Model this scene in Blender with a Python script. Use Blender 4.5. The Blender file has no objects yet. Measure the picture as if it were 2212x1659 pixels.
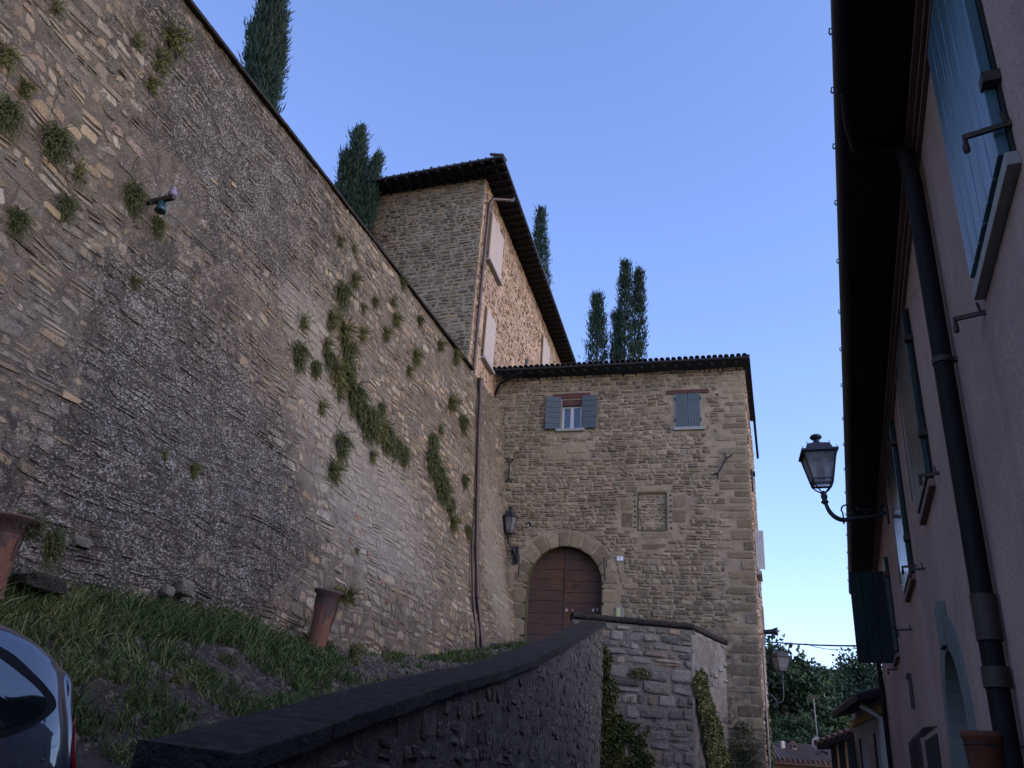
import bpy, math, random, numpy as np
from mathutils import Vector, Matrix
rad = math.radians
sc = bpy.context.scene
COL = sc.collection
random.seed(7)

# ------------------------------------------------------------------ camera
FPX, CX, CY = 1810.0, 1106.0, 829.5          # focal length and centre of the 2212 px wide view
up = np.array([276., 3954., -1810.]); up /= np.linalg.norm(up)
fw = np.array([0., 0., -1.]); yy = fw - (fw @ up) * up; yy /= np.linalg.norm(yy)
RM = np.array([np.cross(yy, up), yy, up])
cd = bpy.data.cameras.new('camera'); cam = bpy.data.objects.new('camera', cd); COL.objects.link(cam)
cd.sensor_width = 36; cd.lens = 36 * FPX / 2212; cd.clip_end = 3000; cd.clip_start = .05
cam.matrix_world = Matrix([list(r) for r in RM]).to_4x4()
sc.camera = cam
sc.render.resolution_x = 1024; sc.render.resolution_y = 768

# ------------------------------------------------------------------ light
w = bpy.data.worlds.new('World'); sc.world = w; w.use_nodes = True
wn = w.node_tree; wn.nodes.clear()
SUN_EL, SUN_AZ = 30.0, 120.0                   # azimuth clockwise from the viewing direction
sky = wn.nodes.new('ShaderNodeTexSky'); sky.sky_type = 'NISHITA'; sky.sun_disc = False
sky.sun_elevation = rad(SUN_EL); sky.sun_rotation = rad(SUN_AZ)
sky.air_density = 1.0; sky.dust_density = 0.6; sky.ozone_density = 2.5
hs = wn.nodes.new('ShaderNodeHueSaturation'); hs.inputs['Saturation'].default_value = 1.0
tintn = wn.nodes.new('ShaderNodeMix'); tintn.data_type = 'RGBA'; tintn.blend_type = 'MULTIPLY'
tintn.inputs[0].default_value = 1.0; tintn.inputs[7].default_value = (1.03, 1.0, 1.24, 1)
bg = wn.nodes.new('ShaderNodeBackground'); bg.inputs[1].default_value = 0.13
wo = wn.nodes.new('ShaderNodeOutputWorld')
wn.links.new(sky.outputs[0], hs.inputs['Color']); wn.links.new(hs.outputs[0], tintn.inputs[6])
wn.links.new(tintn.outputs[2], bg.inputs[0]); wn.links.new(bg.outputs[0], wo.inputs[0])
sl = bpy.data.lights.new('sun', 'SUN'); sl.energy = 0.38; sl.angle = rad(80); sl.color = (1, .74, .46)
sun = bpy.data.objects.new('sun', sl); COL.objects.link(sun)
sd = Vector((math.sin(rad(SUN_AZ)) * math.cos(rad(SUN_EL)), math.cos(rad(SUN_AZ)) * math.cos(rad(SUN_EL)), math.sin(rad(SUN_EL))))
sun.rotation_euler = sd.to_track_quat('Z', 'Y').to_euler()
sc.view_settings.view_transform = 'Standard'; sc.view_settings.look = 'None'
sc.view_settings.exposure = 1.26; sc.view_settings.gamma = 1
sc.cycles.max_bounces = 6; sc.cycles.diffuse_bounces = 3

# ------------------------------------------------------------------ helpers
def ray(x, y):
    d = np.array([x - CX, -(y - CY), -FPX]); return RM @ (d / np.linalg.norm(d))
def atY(x, y, Y): d = ray(x, y); return d * (Y / d[1])
def atZ(x, y, z): d = ray(x, y); return d * (z / d[2])
def vec(a): a = rad(a); return np.array([math.sin(a), math.cos(a), 0.]), np.array([math.cos(a), -math.sin(a), 0.])
def hit(x, y, p, n): d = ray(x, y); return d * (p @ n) / (d @ n)
UP = np.array([0., 0., 1.])

def h2(a, b, s):
    v = np.sin(a * 127.1 + b * 311.7 + s * 74.7) * 43758.5453
    return v - np.floor(v)
def vn(x, y, s=0):
    x = np.asarray(x, float); y = np.asarray(y, float)
    xi, yi = np.floor(x), np.floor(y); fx, fy = x - xi, y - yi
    fx = fx * fx * (3 - 2 * fx); fy = fy * fy * (3 - 2 * fy)
    a, b = h2(xi, yi, s), h2(xi + 1, yi, s); c, d = h2(xi, yi + 1, s), h2(xi + 1, yi + 1, s)
    return (a + (b - a) * fx) * (1 - fy) + (c + (d - c) * fx) * fy
def fbm(x, y, s=0, o=4):
    r = 0; a = .5; t = 0
    for k in range(o):
        r = r + a * vn(np.asarray(x) * 2 ** k, np.asarray(y) * 2 ** k, s + k); t += a; a *= .5
    return r / t
def sstep(x, a, b):
    t = np.clip((np.asarray(x) - a) / (b - a), 0, 1); return t * t * (3 - 2 * t)

class Fr:
    def __init__(s, o, ex, ey, ez=UP): s.o, s.ex, s.ey, s.ez = [np.array(v, float) for v in (o, ex, ey, ez)]
    def __call__(s, a, b, c): return s.o + s.ex * a + s.ey * b + s.ez * c
    def arr(s, A): A = np.asarray(A, float); return s.o + A[..., :1] * s.ex + A[..., 1:2] * s.ey + A[..., 2:3] * s.ez
WF = Fr((0, 0, 0), (1, 0, 0), (0, 1, 0))
ORG = {}
def tag(o, label=None, cat=None, group=None, kind=None):
    if label: o['label'] = label
    if cat: o['category'] = cat
    if group: o['group'] = group
    if kind: o['kind'] = kind
    return o
def thing(name, loc, label=None, cat=None, group=None):
    o = bpy.data.objects.new(name, None); COL.objects.link(o); o.location = tuple(loc)
    o.empty_display_size = .1; ORG[o.name] = np.array(loc, float)
    return tag(o, label, cat, group)
def link_mesh(name, me, mat, parent=None, org=None):
    o = bpy.data.objects.new(name, me); COL.objects.link(o)
    if mat is not None: me.materials.append(mat)
    if parent is not None:
        o.parent = parent; ORG[o.name] = ORG[parent.name]
    else:
        o.location = tuple(org if org is not None else (0, 0, 0)); ORG[o.name] = np.array(o.location)
    return o
class MB:
    def __init__(s): s.V = []; s.F = []; s.sm = []
    def add(s, V, F, smooth=False):
        b = len(s.V); s.V += [tuple(v) for v in V]; s.F += [tuple(b + i for i in f) for f in F]; s.sm += [smooth] * len(F); return s
    def hexa(s, P):
        return s.add(P, [(0, 3, 2, 1), (4, 5, 6, 7), (0, 1, 5, 4), (1, 2, 6, 5), (2, 3, 7, 6), (3, 0, 4, 7)])
    def box(s, a, b, fr=WF):
        (x0, y0, z0), (x1, y1, z1) = a, b
        return s.hexa([fr(*p) for p in [(x0, y0, z0), (x1, y0, z0), (x1, y1, z0), (x0, y1, z0), (x0, y0, z1), (x1, y0, z1), (x1, y1, z1), (x0, y1, z1)]])
    def bar(s, p, q, wd, ht=None, upv=UP):
        p, q = np.array(p, float), np.array(q, float); ht = ht or wd
        d = (q - p); L = np.linalg.norm(d); d /= L; sd_ = np.cross(d, upv)
        if np.linalg.norm(sd_) < 1e-3: sd_ = np.cross(d, [1, 0, .01])
        sd_ /= np.linalg.norm(sd_); u2 = np.cross(sd_, d)
        return s.box((0, -wd / 2, -ht / 2), (L, wd / 2, ht / 2), Fr(p, d, sd_, u2))
    def tube(s, P, r, n=8, cap=True):
        P = [np.array(p, float) for p in P]; m = len(P); rs = r if hasattr(r, '__len__') else [r] * m
        V = []; F = []; prev = None
        for i, p in enumerate(P):
            d = P[min(i + 1, m - 1)] - P[max(i - 1, 0)]; d = d / (np.linalg.norm(d) + 1e-9)
            a = prev if prev is not None else (np.array([0, 0, 1.]) if abs(d[2]) < .9 else np.array([1., 0, 0]))
            a = a - (a @ d) * d; a /= np.linalg.norm(a); prev = a; b = np.cross(d, a)
            V += [p + rs[i] * (math.cos(2 * math.pi * k / n) * a + math.sin(2 * math.pi * k / n) * b) for k in range(n)]
        for i in range(m - 1):
            for k in range(n): F.append((i * n + k, i * n + (k + 1) % n, (i + 1) * n + (k + 1) % n, (i + 1) * n + k))
        s.add(V, F, True)
        if cap: s.add(V[:n], [tuple(range(n))[::-1]]); s.add(V[-n:], [tuple(range(n))])
        return s
    def lathe(s, prof, fr=WF, n=16, ph=0., smooth=True):
        V = []; F = []
        for r, z in prof: V += [fr(r * math.cos(ph + 2 * math.pi * k / n), r * math.sin(ph + 2 * math.pi * k / n), z) for k in range(n)]
        for i in range(len(prof) - 1):
            for k in range(n): F.append((i * n + k, i * n + (k + 1) % n, (i + 1) * n + (k + 1) % n, (i + 1) * n + k))
        s.add(V, F, smooth)
        if prof[0][0] > 1e-4: s.add(V[:n], [tuple(range(n))[::-1]])
        if prof[-1][0] > 1e-4: s.add(V[-n:], [tuple(range(n))])
        return s
    def prism(s, poly, y0, y1, fr=WF):      # poly in local (x,z), extruded along local y
        n = len(poly); V = [fr(x, y0, z) for x, z in poly] + [fr(x, y1, z) for x, z in poly]
        F = [tuple(range(n)), tuple(range(2 * n - 1, n - 1, -1))] + [(i, i + n, (i + 1) % n + n, (i + 1) % n) for i in range(n)]
        return s.add(V, F)
    def build(s, name, mat, parent=None, org=None, bev=0, local=False, label=None):
        o_ = ORG[parent.name] if parent is not None else np.array(org if org is not None else (0, 0, 0), float)
        if local: o_ = np.zeros(3)
        V = np.array(s.V) - o_
        me = bpy.data.meshes.new(name); me.from_pydata(V.tolist(), [], s.F); me.polygons.foreach_set('use_smooth', s.sm); me.update()
        o = link_mesh(name, me, mat, parent, org)
        if bev:
            m = o.modifiers.new('bevel', 'BEVEL'); m.width = bev; m.segments = 2; m.limit_method = 'ANGLE'
        if label: o['label'] = label
        return o

def npmesh(name, V, Q, T, mat, parent=None, org=None, attrs=None, smooth=False, local=False):
    o_ = ORG[parent.name] if parent is not None else np.array(org if org is not None else (0, 0, 0), float)
    if local: o_ = np.zeros(3)
    V = np.asarray(V, float) - o_
    Q = np.asarray(Q, int).reshape(-1, 4) if Q is not None else np.zeros((0, 4), int)
    T = np.asarray(T, int).reshape(-1, 3) if T is not None else np.zeros((0, 3), int)
    me = bpy.data.meshes.new(name); me.vertices.add(len(V)); me.vertices.foreach_set('co', V.astype(np.float32).ravel())
    nl = Q.size + T.size; npo = len(Q) + len(T)
    me.loops.add(nl); me.loops.foreach_set('vertex_index', np.concatenate([Q.ravel(), T.ravel()]).astype(np.int32))
    me.polygons.add(npo)
    st = np.concatenate([np.arange(len(Q)) * 4, Q.size + np.arange(len(T)) * 3]).astype(np.int32)
    me.polygons.foreach_set('loop_start', st)
    me.polygons.foreach_set('use_smooth', np.full(npo, smooth))
    me.update(calc_edges=True); me.validate()
    for k, A in (attrs or {}).items():
        at = me.attributes.new(k, 'FLOAT_COLOR', 'POINT'); at.data.foreach_set('color', np.asarray(A, np.float32).ravel())
    return link_mesh(name, me, mat, parent, org)
def grid_faces(nu, nv, keep=None):
    i, j = np.meshgrid(np.arange(nu - 1), np.arange(nv - 1), indexing='ij')
    if keep is not None: i, j = i[keep], j[keep]
    i, j = i.ravel(), j.ravel(); a = i * nv + j
    return np.stack([a, a + nv, a + nv + 1, a + 1], 1)

# ------------------------------------------------------------------ materials
def nodes(name):
    m = bpy.data.materials.new(name); m.use_nodes = True; nt = m.node_tree
    b = nt.nodes['Principled BSDF']; return m, nt, b
def nd(nt, t, ins=None, **kw):
    n = nt.nodes.new('ShaderNode' + t)
    for k, v in kw.items(): setattr(n, k, v)
    for k, v in (ins or {}).items():
        s = n.inputs[k]
        if hasattr(v, 'is_linked'): nt.links.new(v, s)
        else: s.default_value = v
    return n
def ramp(nt, fac, stops, interp='LINEAR'):
    n = nt.nodes.new('ShaderNodeValToRGB'); nt.links.new(fac, n.inputs[0]); e = n.color_ramp.elements; n.color_ramp.interpolation = interp
    while len(e) < len(stops): e.new(.5)
    for q, (p, c) in zip(e, stops):
        q.position = p; q.color = (c, c, c, 1) if isinstance(c, (int, float)) else (*c, 1)
    return n.outputs[0]
def mixc(nt, f, a, b, bt='MIX'):
    n = nt.nodes.new('ShaderNodeMix'); n.data_type = 'RGBA'; n.blend_type = bt; n.clamp_factor = True
    for s, v in ((0, f), (6, a), (7, b)):
        if hasattr(v, 'is_linked'): nt.links.new(v, n.inputs[s])
        elif s == 0: n.inputs[0].default_value = v
        else: n.inputs[s].default_value = (*v, 1) if len(v) == 3 else v
    return n.outputs[2]
def mth(nt, op, a, b=0., cl=False):
    n = nt.nodes.new('ShaderNodeMath'); n.operation = op; n.use_clamp = cl
    for i, v in enumerate((a, b)):
        if hasattr(v, 'is_linked'): nt.links.new(v, n.inputs[i])
        else: n.inputs[i].default_value = v
    return n.outputs[0]
def noise(nt, vec_, sc_, det=4, rough=.6, dist=0.):
    return nd(nt, 'TexNoise', {'Vector': vec_, 'Scale': sc_, 'Detail': det, 'Roughness': rough, 'Distortion': dist}).outputs[0]
def coords(nt, scale=(1, 1, 1)):
    g = nt.nodes.new('ShaderNodeNewGeometry')
    mp = nd(nt, 'Mapping', {'Vector': g.outputs['Position'], 'Scale': scale}); return mp.outputs[0]
def bump(nt, b, h, dist, st=1., prev=None):
    n = nd(nt, 'Bump', {'Height': h, 'Distance': dist, 'Strength': st})
    if prev is not None: nt.links.new(prev, n.inputs['Normal'])
    nt.links.new(n.outputs[0], b.inputs['Normal']); return n.outputs[0]

def simple(name, col, rough=.7, var=.25, sc_=8., metal=0., spec=None, bmp=0., bsc=60., coat=0.):
    m, nt, b = nodes(name); v = coords(nt)
    n1 = noise(nt, v, sc_, 5); n2 = noise(nt, v, sc_ * 9, 3)
    f = mth(nt, 'ADD', mth(nt, 'MULTIPLY', n1, .65), mth(nt, 'MULTIPLY', n2, .35))
    lo = tuple(c * (1 - var) for c in col); hi = tuple(min(1, c * (1 + var)) for c in col)
    nt.links.new(ramp(nt, f, [(.3, lo), (.7, hi)]), b.inputs['Base Color'])
    b.inputs['Roughness'].default_value = rough; b.inputs['Metallic'].default_value = metal
    if spec is not None: b.inputs['Specular IOR Level'].default_value = spec
    if coat: b.inputs['Coat Weight'].default_value = coat; b.inputs['Coat Roughness'].default_value = .03
    if bmp: bump(nt, b, noise(nt, v, bsc, 4), bmp)
    return m

def stone_mat(name, pal, grain=1., dark=(.060, .050, .037), pale=(.35, .30, .225), bd=.02, speck=22., mort=False, lum=.66):
    """masonry: tint attribute = random per stone, aux attribute = lichen, lime, speckle, ochre masks"""
    m, nt, b = nodes(name); v = coords(nt)
    ta = nd(nt, 'Attribute', attribute_name='tint'); au = nd(nt, 'Attribute', attribute_name='aux')
    ts = nd(nt, 'SeparateColor', {0: ta.outputs['Color']}); as_ = nd(nt, 'SeparateColor', {0: au.outputs['Color']})
    n_big = noise(nt, v, .9, 5, .6); n_mid = noise(nt, v, 5., 6, .65); n_fin = noise(nt, v, 34., 5, .7); n_vf = noise(nt, v, 110., 3, .6)
    f = mth(nt, 'ADD', ts.outputs[0], mth(nt, 'MULTIPLY', mth(nt, 'SUBTRACT', n_mid, .5), .5 if not mort else 1.6), True)
    c = ramp(nt, f, [(i / (len(pal) - 1), p) for i, p in enumerate(pal)])
    br = mth(nt, 'ADD', mth(nt, 'MULTIPLY', ts.outputs[1], .70), .62)
    br = mth(nt, 'MULTIPLY', br, mth(nt, 'ADD', .15, mth(nt, 'MULTIPLY', n_fin, 1.7)))
    br = mth(nt, 'MULTIPLY', br, mth(nt, 'ADD', .6, mth(nt, 'MULTIPLY', n_big, .8)))
    bc = nd(nt, 'CombineColor', {0: mth(nt, 'MULTIPLY', br, lum), 1: mth(nt, 'MULTIPLY', br, lum * .90), 2: mth(nt, 'MULTIPLY', br, lum * .755)})
    c = mixc(nt, 1., c, bc.outputs[0], 'MULTIPLY')
    # dark lichen crust
    dm = mth(nt, 'ADD', as_.outputs[0], mth(nt, 'ADD', mth(nt, 'MULTIPLY', mth(nt, 'SUBTRACT', n_mid, .5), 1.7), mth(nt, 'MULTIPLY', mth(nt, 'SUBTRACT', n_fin, .5), 1.5)))
    dm = mth(nt, 'ADD', dm, mth(nt, 'MULTIPLY', mth(nt, 'SUBTRACT', noise(nt, v, 2.3, 5, .65, .6), .5), 1.3))
    dm = ramp(nt, dm, [(.42, 0.), (.70, 1.)])
    dm = mth(nt, 'MULTIPLY', dm, .84)
    c = mixc(nt, dm, c, dark)
    # lime wash / pale weathering
    pm = mth(nt, 'ADD', as_.outputs[1], mth(nt, 'ADD', mth(nt, 'MULTIPLY', mth(nt, 'SUBTRACT', n_mid, .5), 1.2), mth(nt, 'MULTIPLY', mth(nt, 'SUBTRACT', n_fin, .5), 1.2)))
    pm = mth(nt, 'MULTIPLY', ramp(nt, pm, [(.45, 0.), (.75, 1.)]), .72)
    c = mixc(nt, pm, c, pale)
    # pale and ochre specks of lichen
    n_sp = noise(nt, coords(nt, (1, 1, 2.3)), speck * .95, 5, .62, .5); n_sp2 = noise(nt, coords(nt, (1.1, 1.0, 1.3)), speck * .55, 4, .65, .3)
    n_pt = noise(nt, v, 2.2, 4, .6)
    sp = ramp(nt, mth(nt, 'ADD', n_sp, mth(nt, 'ADD', mth(nt, 'MULTIPLY', as_.outputs[2], .095), mth(nt, 'MULTIPLY', mth(nt, 'SUBTRACT', n_pt, .5), .22))), [(.635, 0.), (.68, 1.)])
    c = mixc(nt, mth(nt, 'MULTIPLY', sp, .85), c, (.46, .41, .33))
    sp2 = ramp(nt, mth(nt, 'ADD', n_sp2, mth(nt, 'MULTIPLY', ta.outputs['Alpha'], 0.)), [(.70, 0.), (.74, 1.)])
    c = mixc(nt, mth(nt, 'MULTIPLY', mth(nt, 'MULTIPLY', sp2, as_.outputs[2]), .8), c, (.34, .23, .11))
    # green film
    gm = ramp(nt, mth(nt, 'ADD', au.outputs['Alpha'], mth(nt, 'MULTIPLY', mth(nt, 'SUBTRACT', n_mid, .5), 1.4)), [(.5, 0.), (.8, 1.)])
    c = mixc(nt, mth(nt, 'MULTIPLY', gm, .6), c, (.045, .055, .022))
    nt.links.new(c, b.inputs['Base Color']); b.inputs['Roughness'].default_value = .92
    b.inputs['Specular IOR Level'].default_value = .2
    hgt = mth(nt, 'ADD', mth(nt, 'MULTIPLY', n_mid, 2.2), mth(nt, 'ADD', mth(nt, 'MULTIPLY', n_fin, 1.3), mth(nt, 'MULTIPLY', n_vf, .5)))
    bump(nt, b, hgt, bd, grain)
    return m

PAL_WALL = [(.13, .115, .10), (.22, .185, .14), (.30, .245, .175), (.21, .20, .18), (.34, .29, .22), (.36, .28, .17), (.25, .215, .17), (.42, .38, .31), (.19, .18, .165), (.30, .215, .155)]
PAL_GATE = [(.17, .15, .12), (.27, .225, .165), (.33, .285, .21), (.22, .20, .165), (.36, .31, .225), (.25, .20, .14), (.30, .26, .20), (.40, .35, .27), (.21, .19, .165), (.30, .22, .16)]
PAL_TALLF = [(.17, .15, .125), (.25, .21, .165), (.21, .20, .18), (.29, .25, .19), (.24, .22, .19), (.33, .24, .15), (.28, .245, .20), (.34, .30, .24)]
PAL_TALLR = [(.36, .27, .20), (.44, .33, .25), (.50, .40, .31), (.42, .34, .28), (.54, .44, .34), (.46, .33, .24)]  # pinkish rubble, lightened by warm side light mixed into the colour
PAL_DARK = [(.13, .12, .12), (.19, .18, .17), (.24, .225, .21), (.17, .165, .165), (.27, .255, .24), (.22, .20, .18)]
M = {}
M['wall'] = stone_mat('rubble_stone', PAL_WALL, 1., bd=.03, lum=.95)
M['wallm'] = stone_mat('rubble_mortar', [(.17, .145, .115), (.22, .19, .15), (.27, .235, .19), (.19, .17, .145)], 1., lum=.85, bd=.05, mort=True)
M['gate'] = stone_mat('gate_stone', PAL_GATE, .8, lum=.78, bd=.015, speck=14)
M['gatem'] = stone_mat('gate_mortar', lum=.80, pal=[(.33, .28, .22), (.40, .345, .27), (.28, .235, .185)], grain=.7, bd=.012, mort=True, speck=14)
M['ash'] = stone_mat('ashlar_stone', [(.33, .275, .19), (.38, .325, .235), (.30, .26, .195), (.36, .30, .21)], .6, bd=.014, speck=14)
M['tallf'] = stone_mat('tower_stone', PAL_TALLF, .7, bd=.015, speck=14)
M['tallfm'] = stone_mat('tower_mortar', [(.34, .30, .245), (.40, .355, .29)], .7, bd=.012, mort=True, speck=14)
M['tallr'] = stone_mat('warm_lit_stone', PAL_TALLR, .7, lum=.8, bd=.02, speck=14, dark=(.12, .09, .07))
M['tallrm'] = stone_mat('warm_lit_mortar', [(.48, .36, .27), (.58, .45, .35), (.52, .40, .31)], .8, lum=.8, bd=.03, mort=True, speck=14, dark=(.12, .09, .07))
M['dark'] = stone_mat('dark_stone', PAL_DARK, .9, lum=.5, dark=(.025, .022, .02), pale=(.22, .20, .18), bd=.02, speck=18)  # darker palette for the ramp parapet
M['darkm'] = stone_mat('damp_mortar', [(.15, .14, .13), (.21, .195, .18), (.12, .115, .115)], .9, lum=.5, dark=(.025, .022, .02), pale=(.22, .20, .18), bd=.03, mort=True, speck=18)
M['terr'] = stone_mat('terrace_stone', [(.15, .15, .15), (.21, .205, .20), (.26, .25, .235), (.19, .19, .19), (.30, .28, .25), (.34, .26, .19)], .9, lum=.72, dark=(.035, .033, .032), pale=(.32, .30, .27), bd=.02, speck=18)
M['terrm'] = stone_mat('terrace_mortar', [(.20, .19, .175), (.26, .245, .22), (.17, .165, .16)], .9, lum=.72, dark=(.035, .033, .032), pale=(.36, .34, .30), bd=.03, mort=True, speck=18)
M['ochre'] = simple('ochre_sandstone', (.30, .20, .10), .9, .3, 9., bmp=.012, bsc=30)
M['cope'] = simple('coping_concrete', (.036, .031, .026), .95, .8, 9., bmp=.05, bsc=30, spec=.15)
M['iron'] = simple('dark_iron', (.022, .025, .030), .5, .35, 12., metal=.4)
M['rust'] = simple('rusty_iron', (.05, .035, .03), .7, .4, 14., metal=.3)
M['pipe'] = simple('painted_pipe', (.009, .007, .008), .7, .35, 5., spec=.2)
M['copper'] = simple('brown_copper', (.07, .045, .035), .4, .35, 5., metal=.5)
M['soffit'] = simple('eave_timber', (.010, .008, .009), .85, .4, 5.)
M['fascia'] = simple('gutter_metal', (.020, .018, .022), .5, .25, 4.)
M['door'] = None
M['cream'] = simple('cream_paint', (.42, .325, .245), .6, .06, 3.)
M['white'] = simple('white_frame', (.45, .44, .42), .45, .06, 4.)
M['sill'] = simple('sill_stone', (.27, .26, .24), .7, .15, 8.)
M['lintel'] = simple('red_lintel', (.085, .03, .022), .8, .3, 6.)
M['reveal'] = simple('window_plaster', (.26, .23, .19), .9, .15, 4.)
M['void'] = simple('dark_interior', (.012, .012, .012), .9, .2)
M['plaster'] = simple('pink_plaster', (.38, .275, .235), .93, .24, .8, bmp=.004, bsc=160)
def plaster_mat():
    m, nt, b = nodes('old_pink_plaster'); v = coords(nt)
    n1 = noise(nt, v, .55, 6, .6, .4); n2 = noise(nt, coords(nt, (5., 5., .45)), 1., 5, .6); n3 = noise(nt, v, 26., 4, .6); n4 = noise(nt, v, 2.4, 6, .7, .5)
    c = ramp(nt, n1, [(.3, (.31, .215, .185)), (.5, (.395, .275, .235)), (.7, (.45, .32, .275))])
    c = mixc(nt, mth(nt, 'MULTIPLY', ramp(nt, n2, [(.50, 0.), (.72, 1.)]), .45), c, (.20, .145, .13))
    c = mixc(nt, mth(nt, 'MULTIPLY', ramp(nt, n4, [(.58, 0.), (.66, 1.)]), .28), c, (.47, .37, .32))
    sep = nd(nt, 'SeparateXYZ', {0: v}); low = ramp(nt, mth(nt, 'ADD', mth(nt, 'MULTIPLY', sep.outputs[2], .5), mth(nt, 'MULTIPLY', n4, 1.2)), [(.35, 1.), (.9, 0.)])
    c = mixc(nt, mth(nt, 'MULTIPLY', low, .4), c, (.17, .13, .12))
    vo = nd(nt, 'TexVoronoi', {'Scale': .55}, feature='DISTANCE_TO_EDGE')
    wv = nt.nodes.new('ShaderNodeVectorMath'); wv.operation = 'ADD'; nn = nd(nt, 'TexNoise', {'Vector': v, 'Scale': 3., 'Detail': 5.}); ms = nt.nodes.new('ShaderNodeVectorMath'); ms.operation = 'SCALE'; ms.inputs['Scale'].default_value = .5
    nt.links.new(nn.outputs['Color'], ms.inputs[0]); nt.links.new(v, wv.inputs[0]); nt.links.new(ms.outputs[0], wv.inputs[1]); nt.links.new(wv.outputs[0], vo.inputs['Vector'])
    ck = mth(nt, 'MULTIPLY', ramp(nt, vo.outputs['Distance'], [(.0, 1.), (.006, 0.)]), ramp(nt, n1, [(.45, 0.), (.6, 1.)]))
    c = mixc(nt, mth(nt, 'MULTIPLY', ck, .6), c, (.10, .07, .06))
    nt.links.new(c, b.inputs['Base Color']); b.inputs['Roughness'].default_value = .95; b.inputs['Specular IOR Level'].default_value = .2
    bump(nt, b, mth(nt, 'ADD', mth(nt, 'MULTIPLY', n4, 1.5), n3), .012); return m
M['plaster'] = plaster_mat()
M['greyplaster'] = simple('grey_plaster', (.15, .16, .155), .92, .2, 2.5, bmp=.006, bsc=60)
M['cornice'] = simple('cornice_plaster', (.20, .125, .105), .9, .15, 3.)
M['terra'] = simple('terracotta', (.16, .065, .038), .8, .45, 4., bmp=.006, bsc=40)
M['terradk'] = simple('old_terracotta', (.085, .05, .04), .85, .35, 6., bmp=.006, bsc=40)
M['tile'] = simple('roof_tile', (.10, .058, .044), .9, .5, 5., bmp=.01, bsc=30)
M['soil'] = simple('bank_soil', (.040, .030, .018), .95, .75, 7., bmp=.14, bsc=14)
M['road'] = simple('street_paving', (.06, .06, .06), .9, .3, 2.5, bmp=.01, bsc=30)
M['pebble'] = simple('pebble', (.085, .07, .05), .9, .5, 7.)
M['boulder'] = simple('boulder_stone', (.13, .11, .08), .9, .35, 5., bmp=.03, bsc=18)
M['tiledark'] = simple('mossy_roof_tile', (.045, .036, .03), .95, .5, 5., bmp=.01, bsc=30)
M['terrabrown'] = simple('brown_terracotta', (.13, .045, .022), .85, .35, 6., bmp=.006, bsc=40)
M['yellow'] = simple('ochre_plaster', (.42, .27, .12), .93, .12, 1.5)
M['greyhouse'] = simple('pale_grey_plaster', (.27, .29, .33), .93, .12, 1.5)
M['chim'] = simple('chimney_plaster', (.62, .50, .40), .9, .2, 4.)
M['cable'] = simple('cable_rubber', (.10, .10, .10), .6, .1)
M['porcelain'] = simple('lilac_porcelain', (.17, .14, .18), .3, .15, 20.)
M['greenglass'] = simple('dark_green_glaze', (.008, .035, .035), .3, .2, 20.)
M['plate'] = simple('enamel_plate', (.75, .77, .80), .4, .03, 8.)
M['platemark'] = simple('plate_mark', (.40, .26, .26), .6, .2, 90.)
M['platetext'] = simple('plate_text', (.50, .50, .53), .6, .2, 90.)
M['brass'] = simple('brass_plate', (.45, .42, .10), .35, .2, 20., metal=.6)
M['bark'] = simple('bark', (.07, .05, .04), .95, .4, 12.)
M['rubber'] = simple('black_rubber', (.010, .010, .011), .7, .2, spec=.2)
M['tail'] = simple('tail_lens', (.30, .012, .016), .2, .1, coat=1.)
M['chrome'] = simple('chrome', (.6, .6, .62), .15, .05, metal=1.)
M['tyre'] = simple('tyre_rubber', (.02, .02, .02), .8, .2)

def shutter_mat(name, col, rough, spec=.5):
    m, nt, b = nodes(name); v = coords(nt)
    n1 = noise(nt, v, 2.5, 5, .6); n2 = noise(nt, coords(nt, (30, 30, 2)), 1., 4, .6)
    f = mth(nt, 'ADD', mth(nt, 'MULTIPLY', n1, .5), mth(nt, 'MULTIPLY', n2, .5))
    nt.links.new(ramp(nt, f, [(.3, tuple(c * .75 for c in col)), (.7, tuple(c * 1.25 for c in col))]), b.inputs['Base Color'])
    nt.links.new(ramp(nt, n2, [(.3, rough * .8), (.7, min(1, rough * 1.3))]), b.inputs['Roughness'])
    b.inputs['Specular IOR Level'].default_value = spec
    bump(nt, b, n2, .002); return m
M['shutblue'] = shutter_mat('blue_grey_shutter_paint', (.068, .088, .095), .65)
M['shutgreen'] = shutter_mat('dark_green_shutter_paint', (.006, .020, .022), .38, .6)
M['shutsky'] = shutter_mat('sky_sheen_shutter_paint', (.05, .12, .16), .30, .9)  # same green paint, with the blue sky reflection put into its colour
M['shutgloss'] = shutter_mat('glossy_green_shutter_paint', (.012, .035, .038), .13, 1.)
M['shutdark'] = shutter_mat('black_green_shutter_paint', (.004, .012, .014), .6, .25)
M['shutgrey'] = shutter_mat('pale_grey_shutter_paint', (.33, .33, .33), .6)

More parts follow.
